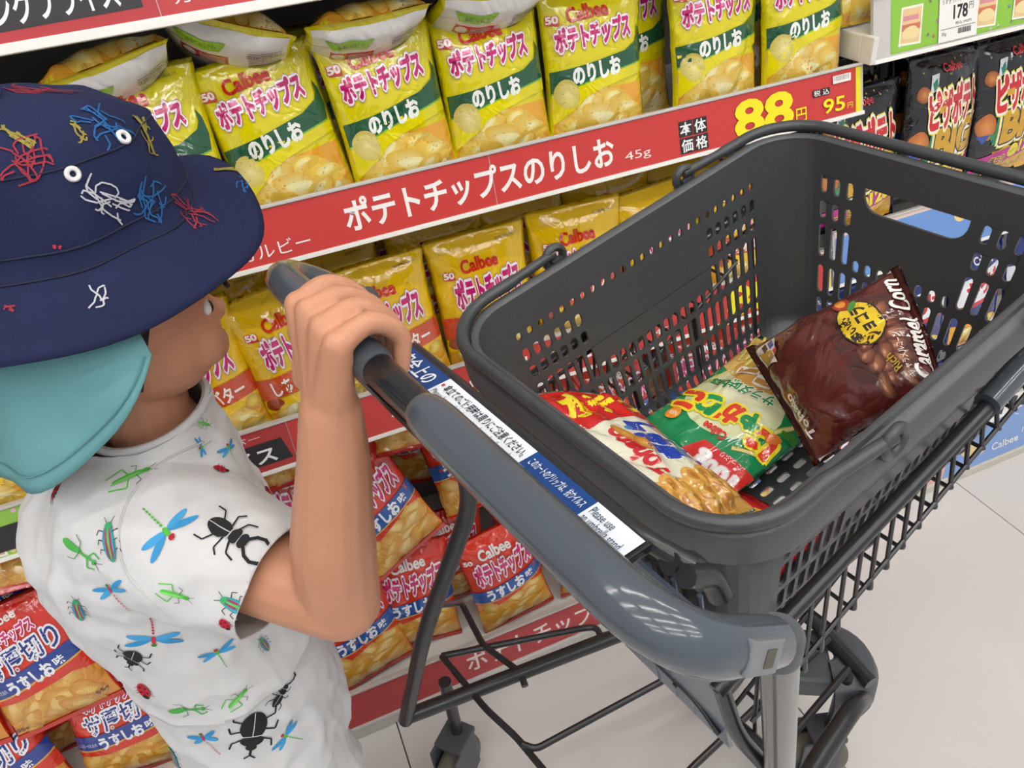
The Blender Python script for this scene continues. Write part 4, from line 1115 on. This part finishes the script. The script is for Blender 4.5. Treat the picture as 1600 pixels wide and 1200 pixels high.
for k in range(22): ring(s, -68 + (k % 8) * 19 + rd.uniform(-5, 5), 46 - (k // 8) * 16 + rd.uniform(-4, 4), 13, rot=rd.uniform(-60, 60))
quad_bag('snack_bag', (-.190, .140, -.080), (-.072, .134, -.160), (-.078, -.058, -.180), (-.188, -.076, -.112), .040, film('cream_film', 'efe9d0'), s, 'cream potato-ring bag with a red end against the near basket wall', 5, 2.2)
# red bag underneath
s = Sheet(); s.blob(0, 120, 44, 34, 'f2e9da', 0, .06, 2); s.text('おつまみ', (-50, 150, 50, 180), 'f8f3ea', .05); s.blob(-30, 40, 16, 10, 'f0b83a', 30, .3, 3); s.blob(10, 52, 18, 10, 'f3c95a', -20, .3, 4); s.text('161', (20, 20, 50, 36), 'f8efe6', .03)
quad_bag('snack_bag', (-.150, -.115, -.212), (-.150, .050, -.212), (-.060, .050, -.212), (-.045, -.105, -.212), .030, film('scarlet_film', 'd81f22'), s, 'small red snack bag peeking out under the cream one', 6, 1.0)
# ------------------------------------------------------------------ the child
from mathutils import noise
skin = mat('skin', 'c98f70', .48, spec=.35, vary=.05, vscale=25, bump=(220, .0002))
yaw = .25
fd = Vector((math.cos(yaw), math.sin(yaw), 0)); rt = Vector((math.sin(yaw), -math.cos(yaw), 0)); up = Vector((0, 0, 1))
def ellipsoid(b, c, ax, n=16, m=10):
    V = []; F = []
    for i in range(m + 1):
        p = math.pi * i / m
        for k in range(n):
            t = 2 * math.pi * k / n
            V.append(c + ax[0] * (math.sin(p) * math.cos(t)) + ax[1] * (math.sin(p) * math.sin(t)) + ax[2] * math.cos(p))
    for i in range(m):
        for k in range(n): F.append((i * n + k, i * n + (k + 1) % n, (i + 1) * n + (k + 1) % n, (i + 1) * n + k))
    b.add(V, F)
def limb(b, pts, rad, n=14, sub=5):
    P = smooth_path([Vector(p) for p in pts], sub)
    R = np.interp(np.linspace(0, len(pts) - 1, len(P)), range(len(pts)), rad)
    b.tube(P, list(R), n); ellipsoid(b, P[0], (Vector((R[0], 0, 0)), Vector((0, R[0], 0)), Vector((0, 0, R[0]))), 12, 8); ellipsoid(b, P[-1], (Vector((R[-1], 0, 0)), Vector((0, R[-1], 0)), Vector((0, 0, R[-1]))), 12, 8)
def loft(b, rings, n=28):
    V = []; F = []
    for (c, a, bb) in rings:
        c = Vector(c)
        for k in range(n):
            t = 2 * math.pi * k / n
            V.append(c + fd * (bb * math.cos(t)) + rt * (a * math.sin(t)))
    for i in range(len(rings) - 1):
        for k in range(n): F.append((i * n + k, i * n + (k + 1) % n, (i + 1) * n + (k + 1) % n, (i + 1) * n + k))
    F.append(tuple(range(n - 1, -1, -1))); F.append(tuple((len(rings) - 1) * n + k for k in range(n))); b.add(V, F)
def remeshed(b, voxel, smooth_it, fac=.5):
    me = bpy.data.meshes.new('tmp'); me.from_pydata(b.v, [], b.f); me.update()
    bm = bmesh.new(); bm.from_mesh(me); bmesh.ops.recalc_face_normals(bm, faces=bm.faces); bm.to_mesh(me); bm.free()
    o = bpy.data.objects.new('tmp', me); COL.objects.link(o)
    r = o.modifiers.new('r', 'REMESH'); r.mode = 'VOXEL'; r.voxel_size = voxel
    sm = o.modifiers.new('s', 'SMOOTH'); sm.factor = fac; sm.iterations = smooth_it
    e = o.evaluated_get(bpy.context.evaluated_depsgraph_get()); out = bpy.data.meshes.new_from_object(e)
    bpy.data.objects.remove(o); bpy.data.meshes.remove(me); return out
FOOT = Vector((-.16, .64, 0))
HC = Vector((-.118, .636, 1.055))
b = MB()
# torso, neck, head
loft(b, [((-.160, .64, .50), .085, .07), ((-.160, .64, .56), .105, .08), ((-.158, .64, .66), .098, .08), ((-.162, .63, .78), .098, .085), ((-.155, .63, .86), .098, .075), ((-.135, .63, .915), .06, .052), ((-.128, .63, .94), .038, .038)])
limb(b, [(-.135, .63, .91), (-.125, .633, .98), (-.118, .636, 1.02)], [.040, .036, .04])
hd = (fd * .97 - up * .22).normalized(); hu = rt.cross(hd) * 1.0
if hu.z < 0: hu = -hu
ellipsoid(b, HC + hu * .018 - hd * .012, (hd * .088, rt * .076, hu * .082), 22, 14)          # skull
ellipsoid(b, HC + hd * .022 - hu * .030, (hd * .060, rt * .064, hu * .060), 20, 12)          # cheeks and jaw
ellipsoid(b, HC + hd * .050 - hu * .066, (hd * .022, rt * .026, hu * .018), 14, 10)          # chin
ellipsoid(b, HC + hd * .079 - hu * .022, (hd * .011, rt * .010, hu * .011), 12, 8)           # nose
ellipsoid(b, HC + hd * .078 - hu * .046, (hd * .008, rt * .019, hu * .006), 12, 8); ellipsoid(b, HC + hd * .076 - hu * .054, (hd * .008, rt * .016, hu * .006), 12, 8)   # lips
for sg in (1, -1):
    ellipsoid(b, HC + rt * (.074 * sg) - hu * .018 - hd * .012, (hd * .016, rt * .008, hu * .025), 12, 8)    # ears
    ellipsoid(b, HC + hd * .055 + rt * (.036 * sg) - hu * .035, (hd * .024, rt * .022, hu * .020), 12, 8)
# right arm up to the push bar
ELB = Vector((-.020, .447, .835)); WR = Vector(cart(.118, -.073, 1.022))
limb(b, [(-.140, .555, .880), (-.085, .505, .853), ELB], [.042, .038, .034])
limb(b, [ELB, ELB.lerp(WR, .35) + Vector((-.004, -.002, 0)), ELB.lerp(WR, .75), WR], [.033, .0335, .027, .0225])
def hand(b, wrist, kn, chains, thumb, rp=.0118, rf=.0077):
    for k in kn: limb(b, [wrist, Vector(wrist).lerp(Vector(k), .55), k], [.0185, rp + .002, rp - .0015], 10, 3)
    for ch_ in chains: limb(b, ch_, [rf + .0012, rf + .0004, rf - .0004, rf - .0012], 10, 4)
    limb(b, thumb, [.013, .0105, .0088, .0078], 10, 4)
kn = [cart(.128, l_, 1.092 - .004 * abs(i - 1)) for i, l_ in enumerate((-.1105, -.0905, -.0705, -.0515))]
chains = []
for i, l_ in enumerate((-.112, -.091, -.070, -.0500)):
    e = (0, .002, .0, -.006)[i]
    chains.append([kn[i], cart(.152, l_, 1.0935 - .002 * (i == 3)), cart(.1735 + e * .5, l_ + .001, 1.074), cart(.1715 + e, l_ + .002, 1.050)])
hand(b, WR, kn, chains, [cart(.118, -.098, 1.040), cart(.126, -.116, 1.045), cart(.142, -.122, 1.036), cart(.160, -.112, 1.036)])
# left arm, hanging forward
WL = Vector((-.130, .795, .600))
limb(b, [(-.170, .715, .880), (-.165, .765, .80), (-.160, .785, .735)], [.042, .037, .032]); limb(b, [(-.160, .785, .735), (-.148, .790, .665), WL], [.031, .028, .021])
kl = [WL + Vector((.006 - dx, .004, -.045)) for dx in (-.024, -.008, .008, .022)]
hand(b, WL, kl, [[k, k + Vector((0, -.004, -.018)), k + Vector((0, -.014, -.028)), k + Vector((0, -.026, -.026))] for k in kl], [WL + Vector((.014, -.004, -.014)), WL + Vector((.030, -.010, -.028)), WL + Vector((.034, -.016, -.044)), WL + Vector((.030, -.020, -.056))])
for sg in (1, -1):
    q = rt * (.058 * sg)
    limb(b, [Vector((-.160, .64, .52)) + q, Vector((-.145, .64, .40)) + q, Vector((-.138, .64, .285)) + q, Vector((-.155, .64, .17)) + q, Vector((-.165, .64, .06)) + q], [.062, .055, .042, .040, .028])
    limb(b, [Vector((-.175, .64, .030)) + q, Vector((-.12, .648, .028)) + q, Vector((-.075, .66, .024)) + q], [.026, .027, .022])
me = remeshed(b, .0027, 2)
me.polygons.foreach_set('use_smooth', [True] * len(me.polygons)); me.materials.clear(); me.materials.append(skin)
me.transform(Matrix.Translation(-FOOT))
child = link(bpy.data.objects.new('person', me)); child.location = FOOT
tag(child, 'small child in a navy sun hat and insect-print clothes gripping the cart handle', 'person')
Ic = Matrix.Translation(-FOOT)
# eyes, brows, hair
for sg in (1, -1):
    c = HC + hd * .0625 + rt * (.031 * sg) - hu * .004
    e = MB(); ellipsoid(e, Ic @ c, (hd * .0055, rt * .0115, hu * .0075), 16, 10); eo = e.build('eye', mat('eye_white', 'f1ece6', .2), child, True)
    e = MB(); ellipsoid(e, Ic @ (c + hd * .0030 + rt * (.0022 * sg)), (hd * .0042, rt * .0060, hu * .0060), 14, 8); e.build('iris', mat('iris', '2a1a12', .12), eo, True)
    P = [Ic @ (HC + hd * (.079 - abs(t) * .06) + rt * ((.031 + t) * sg) + hu * (.020 - abs(t) * .10)) for t in np.linspace(-.016, .018, 7)]
    MB().tube(P, .0022, 6).build('eyebrow', mat('hair', '1d1614', .6, bump=(300, .0006)), child, True)
P = [Ic @ (HC + hd * (.0845 - abs(t) * .25) + rt * t - hu * .050) for t in np.linspace(-.018, .018, 9)]
MB().tube(P, .0028, 8).build('lips', mat('lip', 'b9665c', .4), child, True)
e = MB(); n = 30
V = []; F = []
rows = 10
for i in range(rows + 1):
    p = math.radians(4 + 96 * i / rows)
    for k in range(n):
        t = 2 * math.pi * k / n
        lim = 1.0 if math.cos(t) < .2 else (.62 if math.cos(t) > .6 else .8)
        pp = p * lim
        V.append(Ic @ (HC + hu * .018 - hd * .012 + hd * (.0915 * math.sin(pp) * math.cos(t)) + rt * (.0795 * math.sin(pp) * math.sin(t)) + hu * (.0855 * math.cos(pp) * (1.0 if pp < 1.57 else 4.2))))
for i in range(rows):
    for k in range(n): F.append((i * n + k, i * n + (k + 1) % n, (i + 1) * n + (k + 1) % n, (i + 1) * n + k))
hr = mk('hair', V, F, MATS['hair'], child, True); hr.modifiers.new('t', 'SOLIDIFY').thickness = .004

# ---- clothes
cloth = mat('white_jersey', 'dcdbdb', .85, spec=.2, bump=(900, .0003), vary=.03, vscale=60)
def wrinkle(me, amp, seeds):
    co = np.empty(len(me.vertices) * 3); me.vertices.foreach_get('co', co); co = co.reshape(-1, 3)
    no = np.array([v.normal[:] for v in me.vertices])
    for i in range(len(co)):
        p = Vector(co[i]); w = 0
        for (sx, sy, sz, a, off) in seeds:
            v = noise.noise(Vector((p.x * sx + off, p.y * sy, p.z * sz))); w += a * (1 - abs(v) * 2.6) if abs(v) < .38 else 0
        co[i] += no[i] * (w * amp)
    me.vertices.foreach_set('co', co.ravel()); me.update()
def open_ends(me, cuts):
    bm = bmesh.new(); bm.from_mesh(me)
    for (pt, d, rad) in cuts:
        pt = Vector(pt); d = Vector(d).normalized()
        fs = [f for f in bm.faces if (f.calc_center_median() - pt).length < rad]
        g = set(fs); [g.update(f.edges) for f in fs]; [g.update(f.verts) for f in fs]
        bmesh.ops.bisect_plane(bm, geom=list(g), dist=1e-6, plane_co=pt, plane_no=d, clear_outer=True)
    bmesh.ops.delete(bm, geom=[v for v in bm.verts if not v.link_faces], context='VERTS')
    bm.to_mesh(me); bm.free()
b = MB()
loft(b, [((-.160, .64, .62), .128, .102), ((-.160, .64, .665), .127, .101), ((-.163, .637, .72), .123, .102), ((-.168, .632, .80), .119, .106), ((-.168, .63, .86), .117, .100), ((-.155, .63, .895), .100, .085), ((-.138, .63, .925), .062, .060), ((-.128, .63, .950), .052, .050), ((-.124, .63, .975), .050, .048)], 36)
SO = Vector((-.064, .487, .842)); SD = Vector((.074, -.078, -.030)).normalized()
limb(b, [(-.165, .585, .872), (-.120, .540, .862), SO, SO + SD * .03], [.068, .062, .051, .048], 20)
SO2 = Vector((-.145, .775, .785)); SD2 = Vector((.03, .06, -.09)).normalized()
limb(b, [(-.175, .695, .872), (-.160, .745, .83), SO2, SO2 + SD2 * .03], [.064, .056, .05, .048], 20)
sh = remeshed(b, .0045, 4)
FOLDS = [(9, 20, 14, .0045, 3.1), (22, 8, 24, .0028, 9.7), (30, 30, 10, .0018, 5.5)]
wrinkle(sh, 1.0, FOLDS)
NECK = Vector((-.128, .632, .948))
open_ends(sh, [(SO, SD, .10), (SO2, SD2, .10), (NECK, (-.10, 0, 1), .09), ((-.16, .64, .655), (.05, 0, -1), .3)])
sh.polygons.foreach_set('use_smooth', [True] * len(sh.polygons)); sh.materials.clear(); sh.materials.append(cloth)
SHIRT_BVH = BVHTree.FromPolygons([v.co.copy() for v in sh.vertices], [tuple(p.vertices) for p in sh.polygons])
sh.transform(Ic); shirt = link(bpy.data.objects.new('shirt', sh), child); shirt['label'] = 'white short-sleeved shirt with colourful insect print'
md = shirt.modifiers.new('t', 'SOLIDIFY'); md.thickness = .0018; md.offset = -1
def hoop(c, d, a, bb, r, name, m, parent, n=36):
    d = Vector(d).normalized(); x = fd - d * fd.dot(d); x.normalize(); y = d.cross(x)
    P = [Ic @ (Vector(c) + x * (a * math.cos(t)) + y * (bb * math.sin(t))) for t in np.linspace(0, 2 * math.pi, n, endpoint=False)]
    return MB().tube(P, r, 8, closed=True).build(name, m, parent, True)
hoop(NECK + Vector((0, 0, -.001)), (-.10, 0, 1), .0515, .0535, .0042, 'collar', cloth, shirt)
b = MB()
loft(b, [((-.160, .64, .46), .120, .10), ((-.160, .64, .54), .124, .101), ((-.160, .64, .60), .119, .097), ((-.160, .64, .70), .108, .088)], 32)
for sg in (1, -1):
    q = rt * (.060 * sg); limb(b, [Vector((-.158, .64, .52)) + q, Vector((-.150, .64, .42)) + q, Vector((-.146, .64, .35)) + q], [.066, .066, .064], 18)
so = remeshed(b, .005, 4); wrinkle(so, 1.0, FOLDS)
open_ends(so, [(Vector((-.148, .64, .375)) + rt * (.06 * sg), (0, 0, -1), .09) for sg in (1, -1)] + [((-.16, .64, .688), (0, 0, 1), .3)])
so.polygons.foreach_set('use_smooth', [True] * len(so.polygons)); so.materials.clear(); so.materials.append(cloth)
SHORT_BVH = BVHTree.FromPolygons([v.co.copy() for v in so.vertices], [tuple(p.vertices) for p in so.polygons])
so.transform(Ic); shorts = link(bpy.data.objects.new('shorts', so), child); shorts['label'] = 'white shorts with the same insect print'
md = shorts.modifiers.new('t', 'SOLIDIFY'); md.thickness = .0018; md.offset = -1
shoe_m = mat('shoe_canvas', '2e4468', .7); sole_m = mat('shoe_sole', 'e7e3da', .6)
for sg in (1, -1):
    q = rt * (.058 * sg); e = MB()
    ellipsoid(e, Ic @ (Vector((-.125, .648, .038)) + q), (fd * .082, rt * .036, up * .034), 20, 12); so_ = e.build('shoe', shoe_m, child, True)
    e = MB(); V = []
    loft(e, [(Vector((-.125, .648, .002)) + q - FOOT, .036, .084), (Vector((-.125, .648, .020)) + q - FOOT, .039, .088)], 28); e.build('sole', sole_m, so_, True)

# ---- sun hat
navy = mat('navy_twill', '222848', .85, spec=.2, bump=(500, .0005), vary=.14, vscale=14)
HX = Vector((-.127, .637, 0)); hat = None
tilt = Matrix.Translation(HX + Vector((0, 0, 1.12))) @ Matrix.Rotation(math.radians(2), 4, fd) @ Matrix.Rotation(math.radians(-1), 4, rt) @ Matrix.Translation(-(HX + Vector((0, 0, 1.12))))
def hat_pt(r, z, t): return tilt @ (HX + fd * (r * math.cos(t) * 1.03) + rt * (r * math.sin(t) * .97) + up * z)
prof = [(.001, 1.224), (.03, 1.2225), (.055, 1.217), (.072, 1.205), (.081, 1.190), (.087, 1.165), (.0905, 1.145), (.0925, 1.126)]
n = 64; V = []; F = []
for (r, z) in prof:
    for k in range(n):
        t = 2 * math.pi * k / n; w = .0022 * math.sin(5 * t + z * 60) + .0016 * math.sin(9 * t)
        V.append(hat_pt(r + w * min(1, r / .05), z - (.004 * (1 + math.cos(2 * t + .6)) if r < .075 else 0), t))
bra = 9
for i in range(1, bra + 1):
    f = i / bra
    for k in range(n):
        t = 2 * math.pi * k / n
        drop = .030 + .010 * math.sin(t - .3) + .008 * math.cos(2 * t) - .027 * max(0, math.cos(t + .28)) ** 4 + .003 * math.sin(5 * t)
        V.append(hat_pt(.0925 + .047 * f, 1.126 - drop * f ** 1.25, t))
N = len(prof) + bra
for i in range(N - 1):
    for k in range(n): F.append((i * n + k, i * n + (k + 1) % n, (i + 1) * n + (k + 1) % n, (i + 1) * n + k))
HAT_BVH = BVHTree.FromPolygons(V, F)
hat = mk('sun_hat', [Ic @ v for v in V], F, navy, child, True); hat['label'] = 'navy bucket sun hat with scribbled animal print'
hat.modifiers.new('t', 'SOLIDIFY').thickness = .002
for r, z, rr in ((.0912, 1.1425, .0008), (.0932, 1.1265, .0009), (.0815, 1.190, .0007)):
    P = [Ic @ hat_pt(r + .0022 * math.sin(5 * t + z * 60) + .0016 * math.sin(9 * t), z, t) for t in np.linspace(0, 2 * math.pi, 90, endpoint=False)]
    MB().tube(P, rr, 6, closed=True).build('stitched_seam', mat('navy_seam', '171c36', .8), hat, True)
teal = mat('teal_cotton', '6ea3a6', .8, spec=.2, bump=(600, .0003), vary=.05, vscale=30)
V = []; F = []; nu_, nv_ = 40, 18
def flap_pt(u, v, o=0.0):
    t = math.radians(86 + (274 - 86) * u)                # from beside the right cheek round the back
    L = .160 * (1 - abs(2 * u - 1) ** 2.6 * .66)
    r = .086 + .040 * v ** .8 + .005 * math.sin(9 * u * 3.1) * v + o
    return HX + fd * (r * math.cos(t)) + rt * (r * math.sin(t)) + up * (1.118 - L * v)
for i in range(nu_ + 1):
    for j in range(nv_ + 1): V.append(Ic @ flap_pt(i / nu_, j / nv_))
for i in range(nu_):
    for j in range(nv_): q = i * (nv_ + 1) + j; F.append((q, q + nv_ + 1, q + nv_ + 2, q + 1))
fl = mk('neck_flap', V, F, teal, hat, True); fl['label'] = 'teal neck flap hanging from the hat'; fl.modifiers.new('t', 'SOLIDIFY').thickness = .002
P = [Ic @ flap_pt(u, .90, .0012) for u in np.linspace(.01, .99, 60)]
MB().tube(P, .0007, 5).build('stitching', mat('teal_seam', '5a9094', .8), fl, True)
# eyelets
def cam_hit(bvh, px, py):
    d = Vector(ray(px, py)).normalized(); h_, nn, _, _ = bvh.ray_cast(Vector(CAM_C), d)
    if h_ is not None and nn.dot(d) > 0: nn = -nn
    return h_, nn
for (px, py) in ((113, 272), (192, 215)):
    p, nn = cam_hit(HAT_BVH, px, py)
    if p is None: continue
    x = nn.orthogonal().normalized(); y = nn.cross(x)
    MB().tube([Ic @ (p + nn * .001 + x * (.0036 * math.cos(t)) + y * (.0036 * math.sin(t))) for t in np.linspace(0, 2 * math.pi, 20, endpoint=False)], .0017, 8, closed=True).build('eyelet', mat('eyelet_white', 'e9e6e2', .5), hat, True)
# seams on the shirt
seam_m = mat('jersey_seam', 'c9c8c8', .85)
def seam(bvh, pix, par):
    P = []
    for q in smooth_path([Vector((a, b_, 0)) for a, b_ in pix], 8):
        p, nn = cam_hit(bvh, q.x, q.y)
        if p is not None: P.append(Ic @ (p + nn * .0004))
    if len(P) > 3: MB().tube(P, .0011, 6).build('seam', seam_m, par, True)
seam(SHIRT_BVH, [(318, 690), (255, 722), (205, 775), (186, 840), (205, 905), (268, 962)], shirt)
seam(SHIRT_BVH, [(450, 890), (432, 930), (400, 962), (366, 968)], shirt)
# ---- prints on cloth
cloth_print = print_mat('cloth_print', .8, spec=.2)
def frame_at(nn, rot):                           # x to the right in the picture, y up, z out of the cloth
    x = Vector(CAM_R[0]); x = (x - nn * x.dot(nn)).normalized(); y = nn.cross(x)
    a = math.radians(rot); x2 = x * math.cos(a) + y * math.sin(a); y2 = nn.cross(x2)
    M3 = Matrix((x2, y2, nn)).transposed(); return M3
def stroke(s, pts, w, c):
    s.layer += 1
    for (x0, y0), (x1, y1) in zip(pts[:-1], pts[1:]):
        d = math.hypot(x1 - x0, y1 - y0) or 1e-6; nx, ny = -(y1 - y0) / d * w / 2, (x1 - x0) / d * w / 2
        s.raw([(x0 + nx, y0 + ny), (x0 - nx, y0 - ny), (x1 - nx, y1 - ny), (x1 + nx, y1 + ny)], [(0, 1, 2, 3)], lin(c), s.layer)
BLK = '2a2a2c'
def bug(kind):                                   # drawn pointing up, about 1 unit tall
    s = Sheet()
    if kind == 'dragonfly' or kind == 'dragonfly_red':
        body = '58b84a' if kind == 'dragonfly' else 'c23a4a'
        for sg in (1, -1):
            s.blob(sg * .27, .16, .25, .062, '3f97cf', sg * 16); s.blob(sg * .24, .03, .23, .06, '4aa3d8', sg * -14)
        for k in range(7): s.blob(0, -.06 - .075 * k, .024 - .0012 * k, .030, body, n=10)
        s.blob(0, .10, .045, .09, body); s.blob(0, .22, .05, .045, 'b52c3c' if kind == 'dragonfly' else '4a7a3a')
    elif kind == 'stag':
        for sg in (1, -1):
            stroke(s, [(sg * .08, -.02), (sg * .26, .06), (sg * .30, .20)], .025, BLK); stroke(s, [(sg * .10, -.12), (sg * .28, -.14), (sg * .36, -.05)], .025, BLK); stroke(s, [(sg * .10, -.25), (sg * .27, -.36), (sg * .28, -.50)], .025, BLK)
            P = [(sg * .06, .20), (sg * .16, .30), (sg * .19, .42), (sg * .14, .54), (sg * .05, .58)]
            for a_, b_ in zip(P[:-1], P[1:]): stroke(s, [a_, b_], .05, BLK)
            for p in P: s.blob(p[0], p[1], .026, .026, BLK, n=8)
        s.blob(0, -.25, .14, .20, BLK); s.blob(0, .02, .13, .085, BLK, 0, .08, 2); s.blob(0, .16, .12, .075, BLK)
        stroke(s, [(0, -.44), (0, -.06)], .012, 'd8d8d6'); stroke(s, [(-.12, -.07), (.12, -.07)], .012, 'd8d8d6'); stroke(s, [(-.11, .09), (.11, .09)], .010, 'd8d8d6')
    elif kind == 'rhino':
        for sg in (1, -1):
            stroke(s, [(sg * .10, .05), (sg * .32, .18), (sg * .34, .34)], .03, BLK); stroke(s, [(sg * .12, -.10), (sg * .36, -.06), (sg * .40, -.20)], .03, BLK); stroke(s, [(sg * .12, -.25), (sg * .34, -.34), (sg * .34, -.50)], .03, BLK)
        s.blob(0, -.18, .22, .27, BLK); s.blob(0, .12, .19, .12, BLK); s.blob(0, .27, .09, .07, BLK); stroke(s, [(0, .28), (0, .48)], .04, BLK); stroke(s, [(0, .46), (.09, .54)], .03, BLK); stroke(s, [(0, .46), (-.09, .54)], .03, BLK)
        stroke(s, [(0, -.44), (0, .02)], .014, 'dcdcda'); stroke(s, [(-.18, .02), (.18, .02)], .014, 'dcdcda')
    elif kind == 'ladybug':
        for sg in (1, -1):
            for y in (.15, 0, -.18): stroke(s, [(sg * .2, y), (sg * .46, y + .08)], .03, BLK)
        s.blob(0, -.02, .33, .42, 'c4243c'); s.blob(0, .38, .17, .12, BLK); stroke(s, [(0, -.4), (0, .3)], .03, BLK)
        for x, y in ((-.16, .1), (.16, .1), (-.14, -.18), (.14, -.18)): s.blob(x, y, .06, .07, BLK, n=10)
    elif kind == 'jewel':
        for sg in (1, -1):
            for y in (.22, .02, -.2): stroke(s, [(sg * .1, y), (sg * .24, y + .05), (sg * .28, y - .06)], .018, BLK)
            stroke(s, [(sg * .03, .38), (sg * .12, .54)], .015, BLK)
        s.blob(0, -.03, .15, .46, '2f9f8e', 0, .03); s.blob(-.055, -.05, .03, .38, 'b0405a'); s.blob(.055, -.05, .03, .38, 'b0405a'); s.blob(0, -.03, .025, .40, '5fc46a'); s.blob(-.105, -.05, .02, .30, '4aa0cf'); s.blob(.105, -.05, .02, .30, '4aa0cf'); s.blob(0, .34, .09, .07, '3fae6a')
    elif kind == 'mantis':
        s.blob(0, -.22, .10, .26, '53b552', 8); s.blob(.02, .15, .035, .20, '53b552', -8); s.blob(.06, .36, .07, .05, '53b552')
        for sg in (1, -1): stroke(s, [(.03, .18), (sg * .20 + .04, .28), (sg * .14 + .06, .44)], .035, '53b552'); stroke(s, [(0, .0), (sg * .24, -.05), (sg * .3, -.22)], .018, '4a8a48'); stroke(s, [(.06, .38), (sg * .1 + .08, .56)], .012, BLK)
    else:
        s.blob(0, 0, .09, .40, '5cc44e', 0, .05, 2); s.blob(0, .38, .07, .09, '4fae44'); s.blob(.04, -.1, .05, .34, '86d873', 4)
        for sg in (1, -1): stroke(s, [(sg * .05, -.02), (sg * .30, -.12), (sg * .16, -.52)], .035, '5cc44e'); stroke(s, [(sg * .05, .15), (sg * .24, .22), (sg * .30, .08)], .018, '46504a'); stroke(s, [(sg * .02, .44), (sg * .12, .62)], .012, '46504a')
    return s
BUGS = [('dragonfly', 213, 692, 46, 70), ('grasshopper', 203, 745, 62, -60), ('ladybug', 84, 771, 30, 180), ('mantis', 125, 862, 66, -120), ('jewel', 171, 846, 62, 8), ('dragonfly', 255, 825, 88, -130),
        ('stag', 366, 838, 100, -120), ('grasshopper', 272, 928, 48, -110), ('jewel', 372, 948, 66, 62), ('dragonfly_red', 178, 926, 64, 25), ('dragonfly_red', 240, 992, 76, 176), ('jewel', 123, 952, 52, -10), ('rhino', 207, 1028, 62, 150),
        ('dragonfly', 342, 1022, 52, 20), ('ladybug', 226, 1078, 32, 180), ('mantis', 292, 1108, 58, -80), ('grasshopper', 370, 1092, 46, -40), ('dragonfly_red', 322, 1157, 56, 28), ('rhino', 395, 1148, 84, 175), ('stag', 222, 1135, 46, 190), ('jewel', 272, 1183, 44, 5),
        ('ladybug', 344, 734, 26, -80), ('ladybug', 418, 768, 24, -160), ('dragonfly', 358, 704, 44, 45), ('grasshopper', 317, 662, 28, -90), ('dragonfly', 316, 697, 32, 110), ('jewel', 412, 1006, 36, 40), ('ladybug', 352, 975, 24, 200), ('dragonfly', 120, 700, 40, 30), ('grasshopper', 300, 790, 30, 80), ('stag', 440, 1080, 50, -30), ('dragonfly', 450, 1150, 50, 60), ('jewel', 150, 1010, 34, 30), ('mantis', 330, 860, 30, 10)]
for kind, px, py, size, rot in BUGS[:-8] + BUGS[-8:-6] + BUGS[-4:-2]:
    best = None
    for bvh, par in ((SHIRT_BVH, shirt), (SHORT_BVH, shorts)):
        p, nn = cam_hit(bvh, px, py)
        if p is not None and (best is None or (p - Vector(CAM_C)).length < best[0]): best = ((p - Vector(CAM_C)).length, p, nn, bvh, par)
    if best is None: continue
    dist, p, nn, bvh, par = best
    s = bug(kind); k = size * 1.12 * dist * .86 / FPX
    s.v = [(x * k, y * k) for x, y in s.v]
    vd = -Vector(ray(px, py)).normalized()
    nn = (nn * .6 + vd * .4).normalized()
    s.on_bvh('insect_print', bvh, p, frame_at(nn, rot), cloth_print, par, base=.0008, dz=.00006, cell=.005, reach=.04, inv=Ic)
# embroidered scribbles on the hat
def scribble(w, h, c, seed, wd=.0011, n=9):
    s = Sheet(); rd = random.Random(seed); c2 = c
    ang0 = rd.uniform(0, 3)
    for k in range(n):
        a = ang0 + k * 2.4; x, y = rd.uniform(-.3, .3), rd.uniform(-.3, .3); P = []
        for q in range(5):
            P.append((x * w, y * h)); a += rd.uniform(-.7, .7); x = max(-.5, min(.5, x + .22 * math.cos(a))); y = max(-.5, min(.5, y + .22 * math.sin(a)))
        stroke(s, P, wd, c)
    return s
for i, (px, py, w, h, rot, c) in enumerate([(70, 146, 95, 34, -6, '93323f'), (162, 192, 66, 60, -35, '2a5f96'), (28, 214, 50, 10, -30, '93863f'), (123, 207, 20, 32, 0, '93863f'), (36, 252, 72, 60, 20, '93323f'), (168, 312, 74, 46, -35, 'bfbfc6'), (236, 312, 48, 62, -20, '2a5f96'),
                                             (302, 336, 58, 50, -40, '93323f'), (386, 290, 34, 40, 10, '2a5f96'), (358, 266, 44, 10, 14, '93863f'), (150, 462, 30, 40, 20, 'bfbfc6'), (228, 212, 24, 60, 20, '93863f'), (16, 482, 14, 10, 0, '93323f'), (90, 386, 10, 6, 0, 'c23a48')]):
    p, nn = cam_hit(HAT_BVH, px, py)
    if p is None: continue
    dist = (p - Vector(CAM_C)).length; k = dist * .88 / FPX
    s = scribble(w * k, h * k, c, i + 2, n=16 if max(w, h) > 40 else 6)
    vd = -Vector(ray(px, py)).normalized(); nn = (nn * .6 + vd * .4).normalized()
    s.on_bvh('embroidery', HAT_BVH, p, frame_at(nn, rot), cloth_print, hat, base=.0008, dz=.00005, cell=.006, reach=.05, inv=Ic)
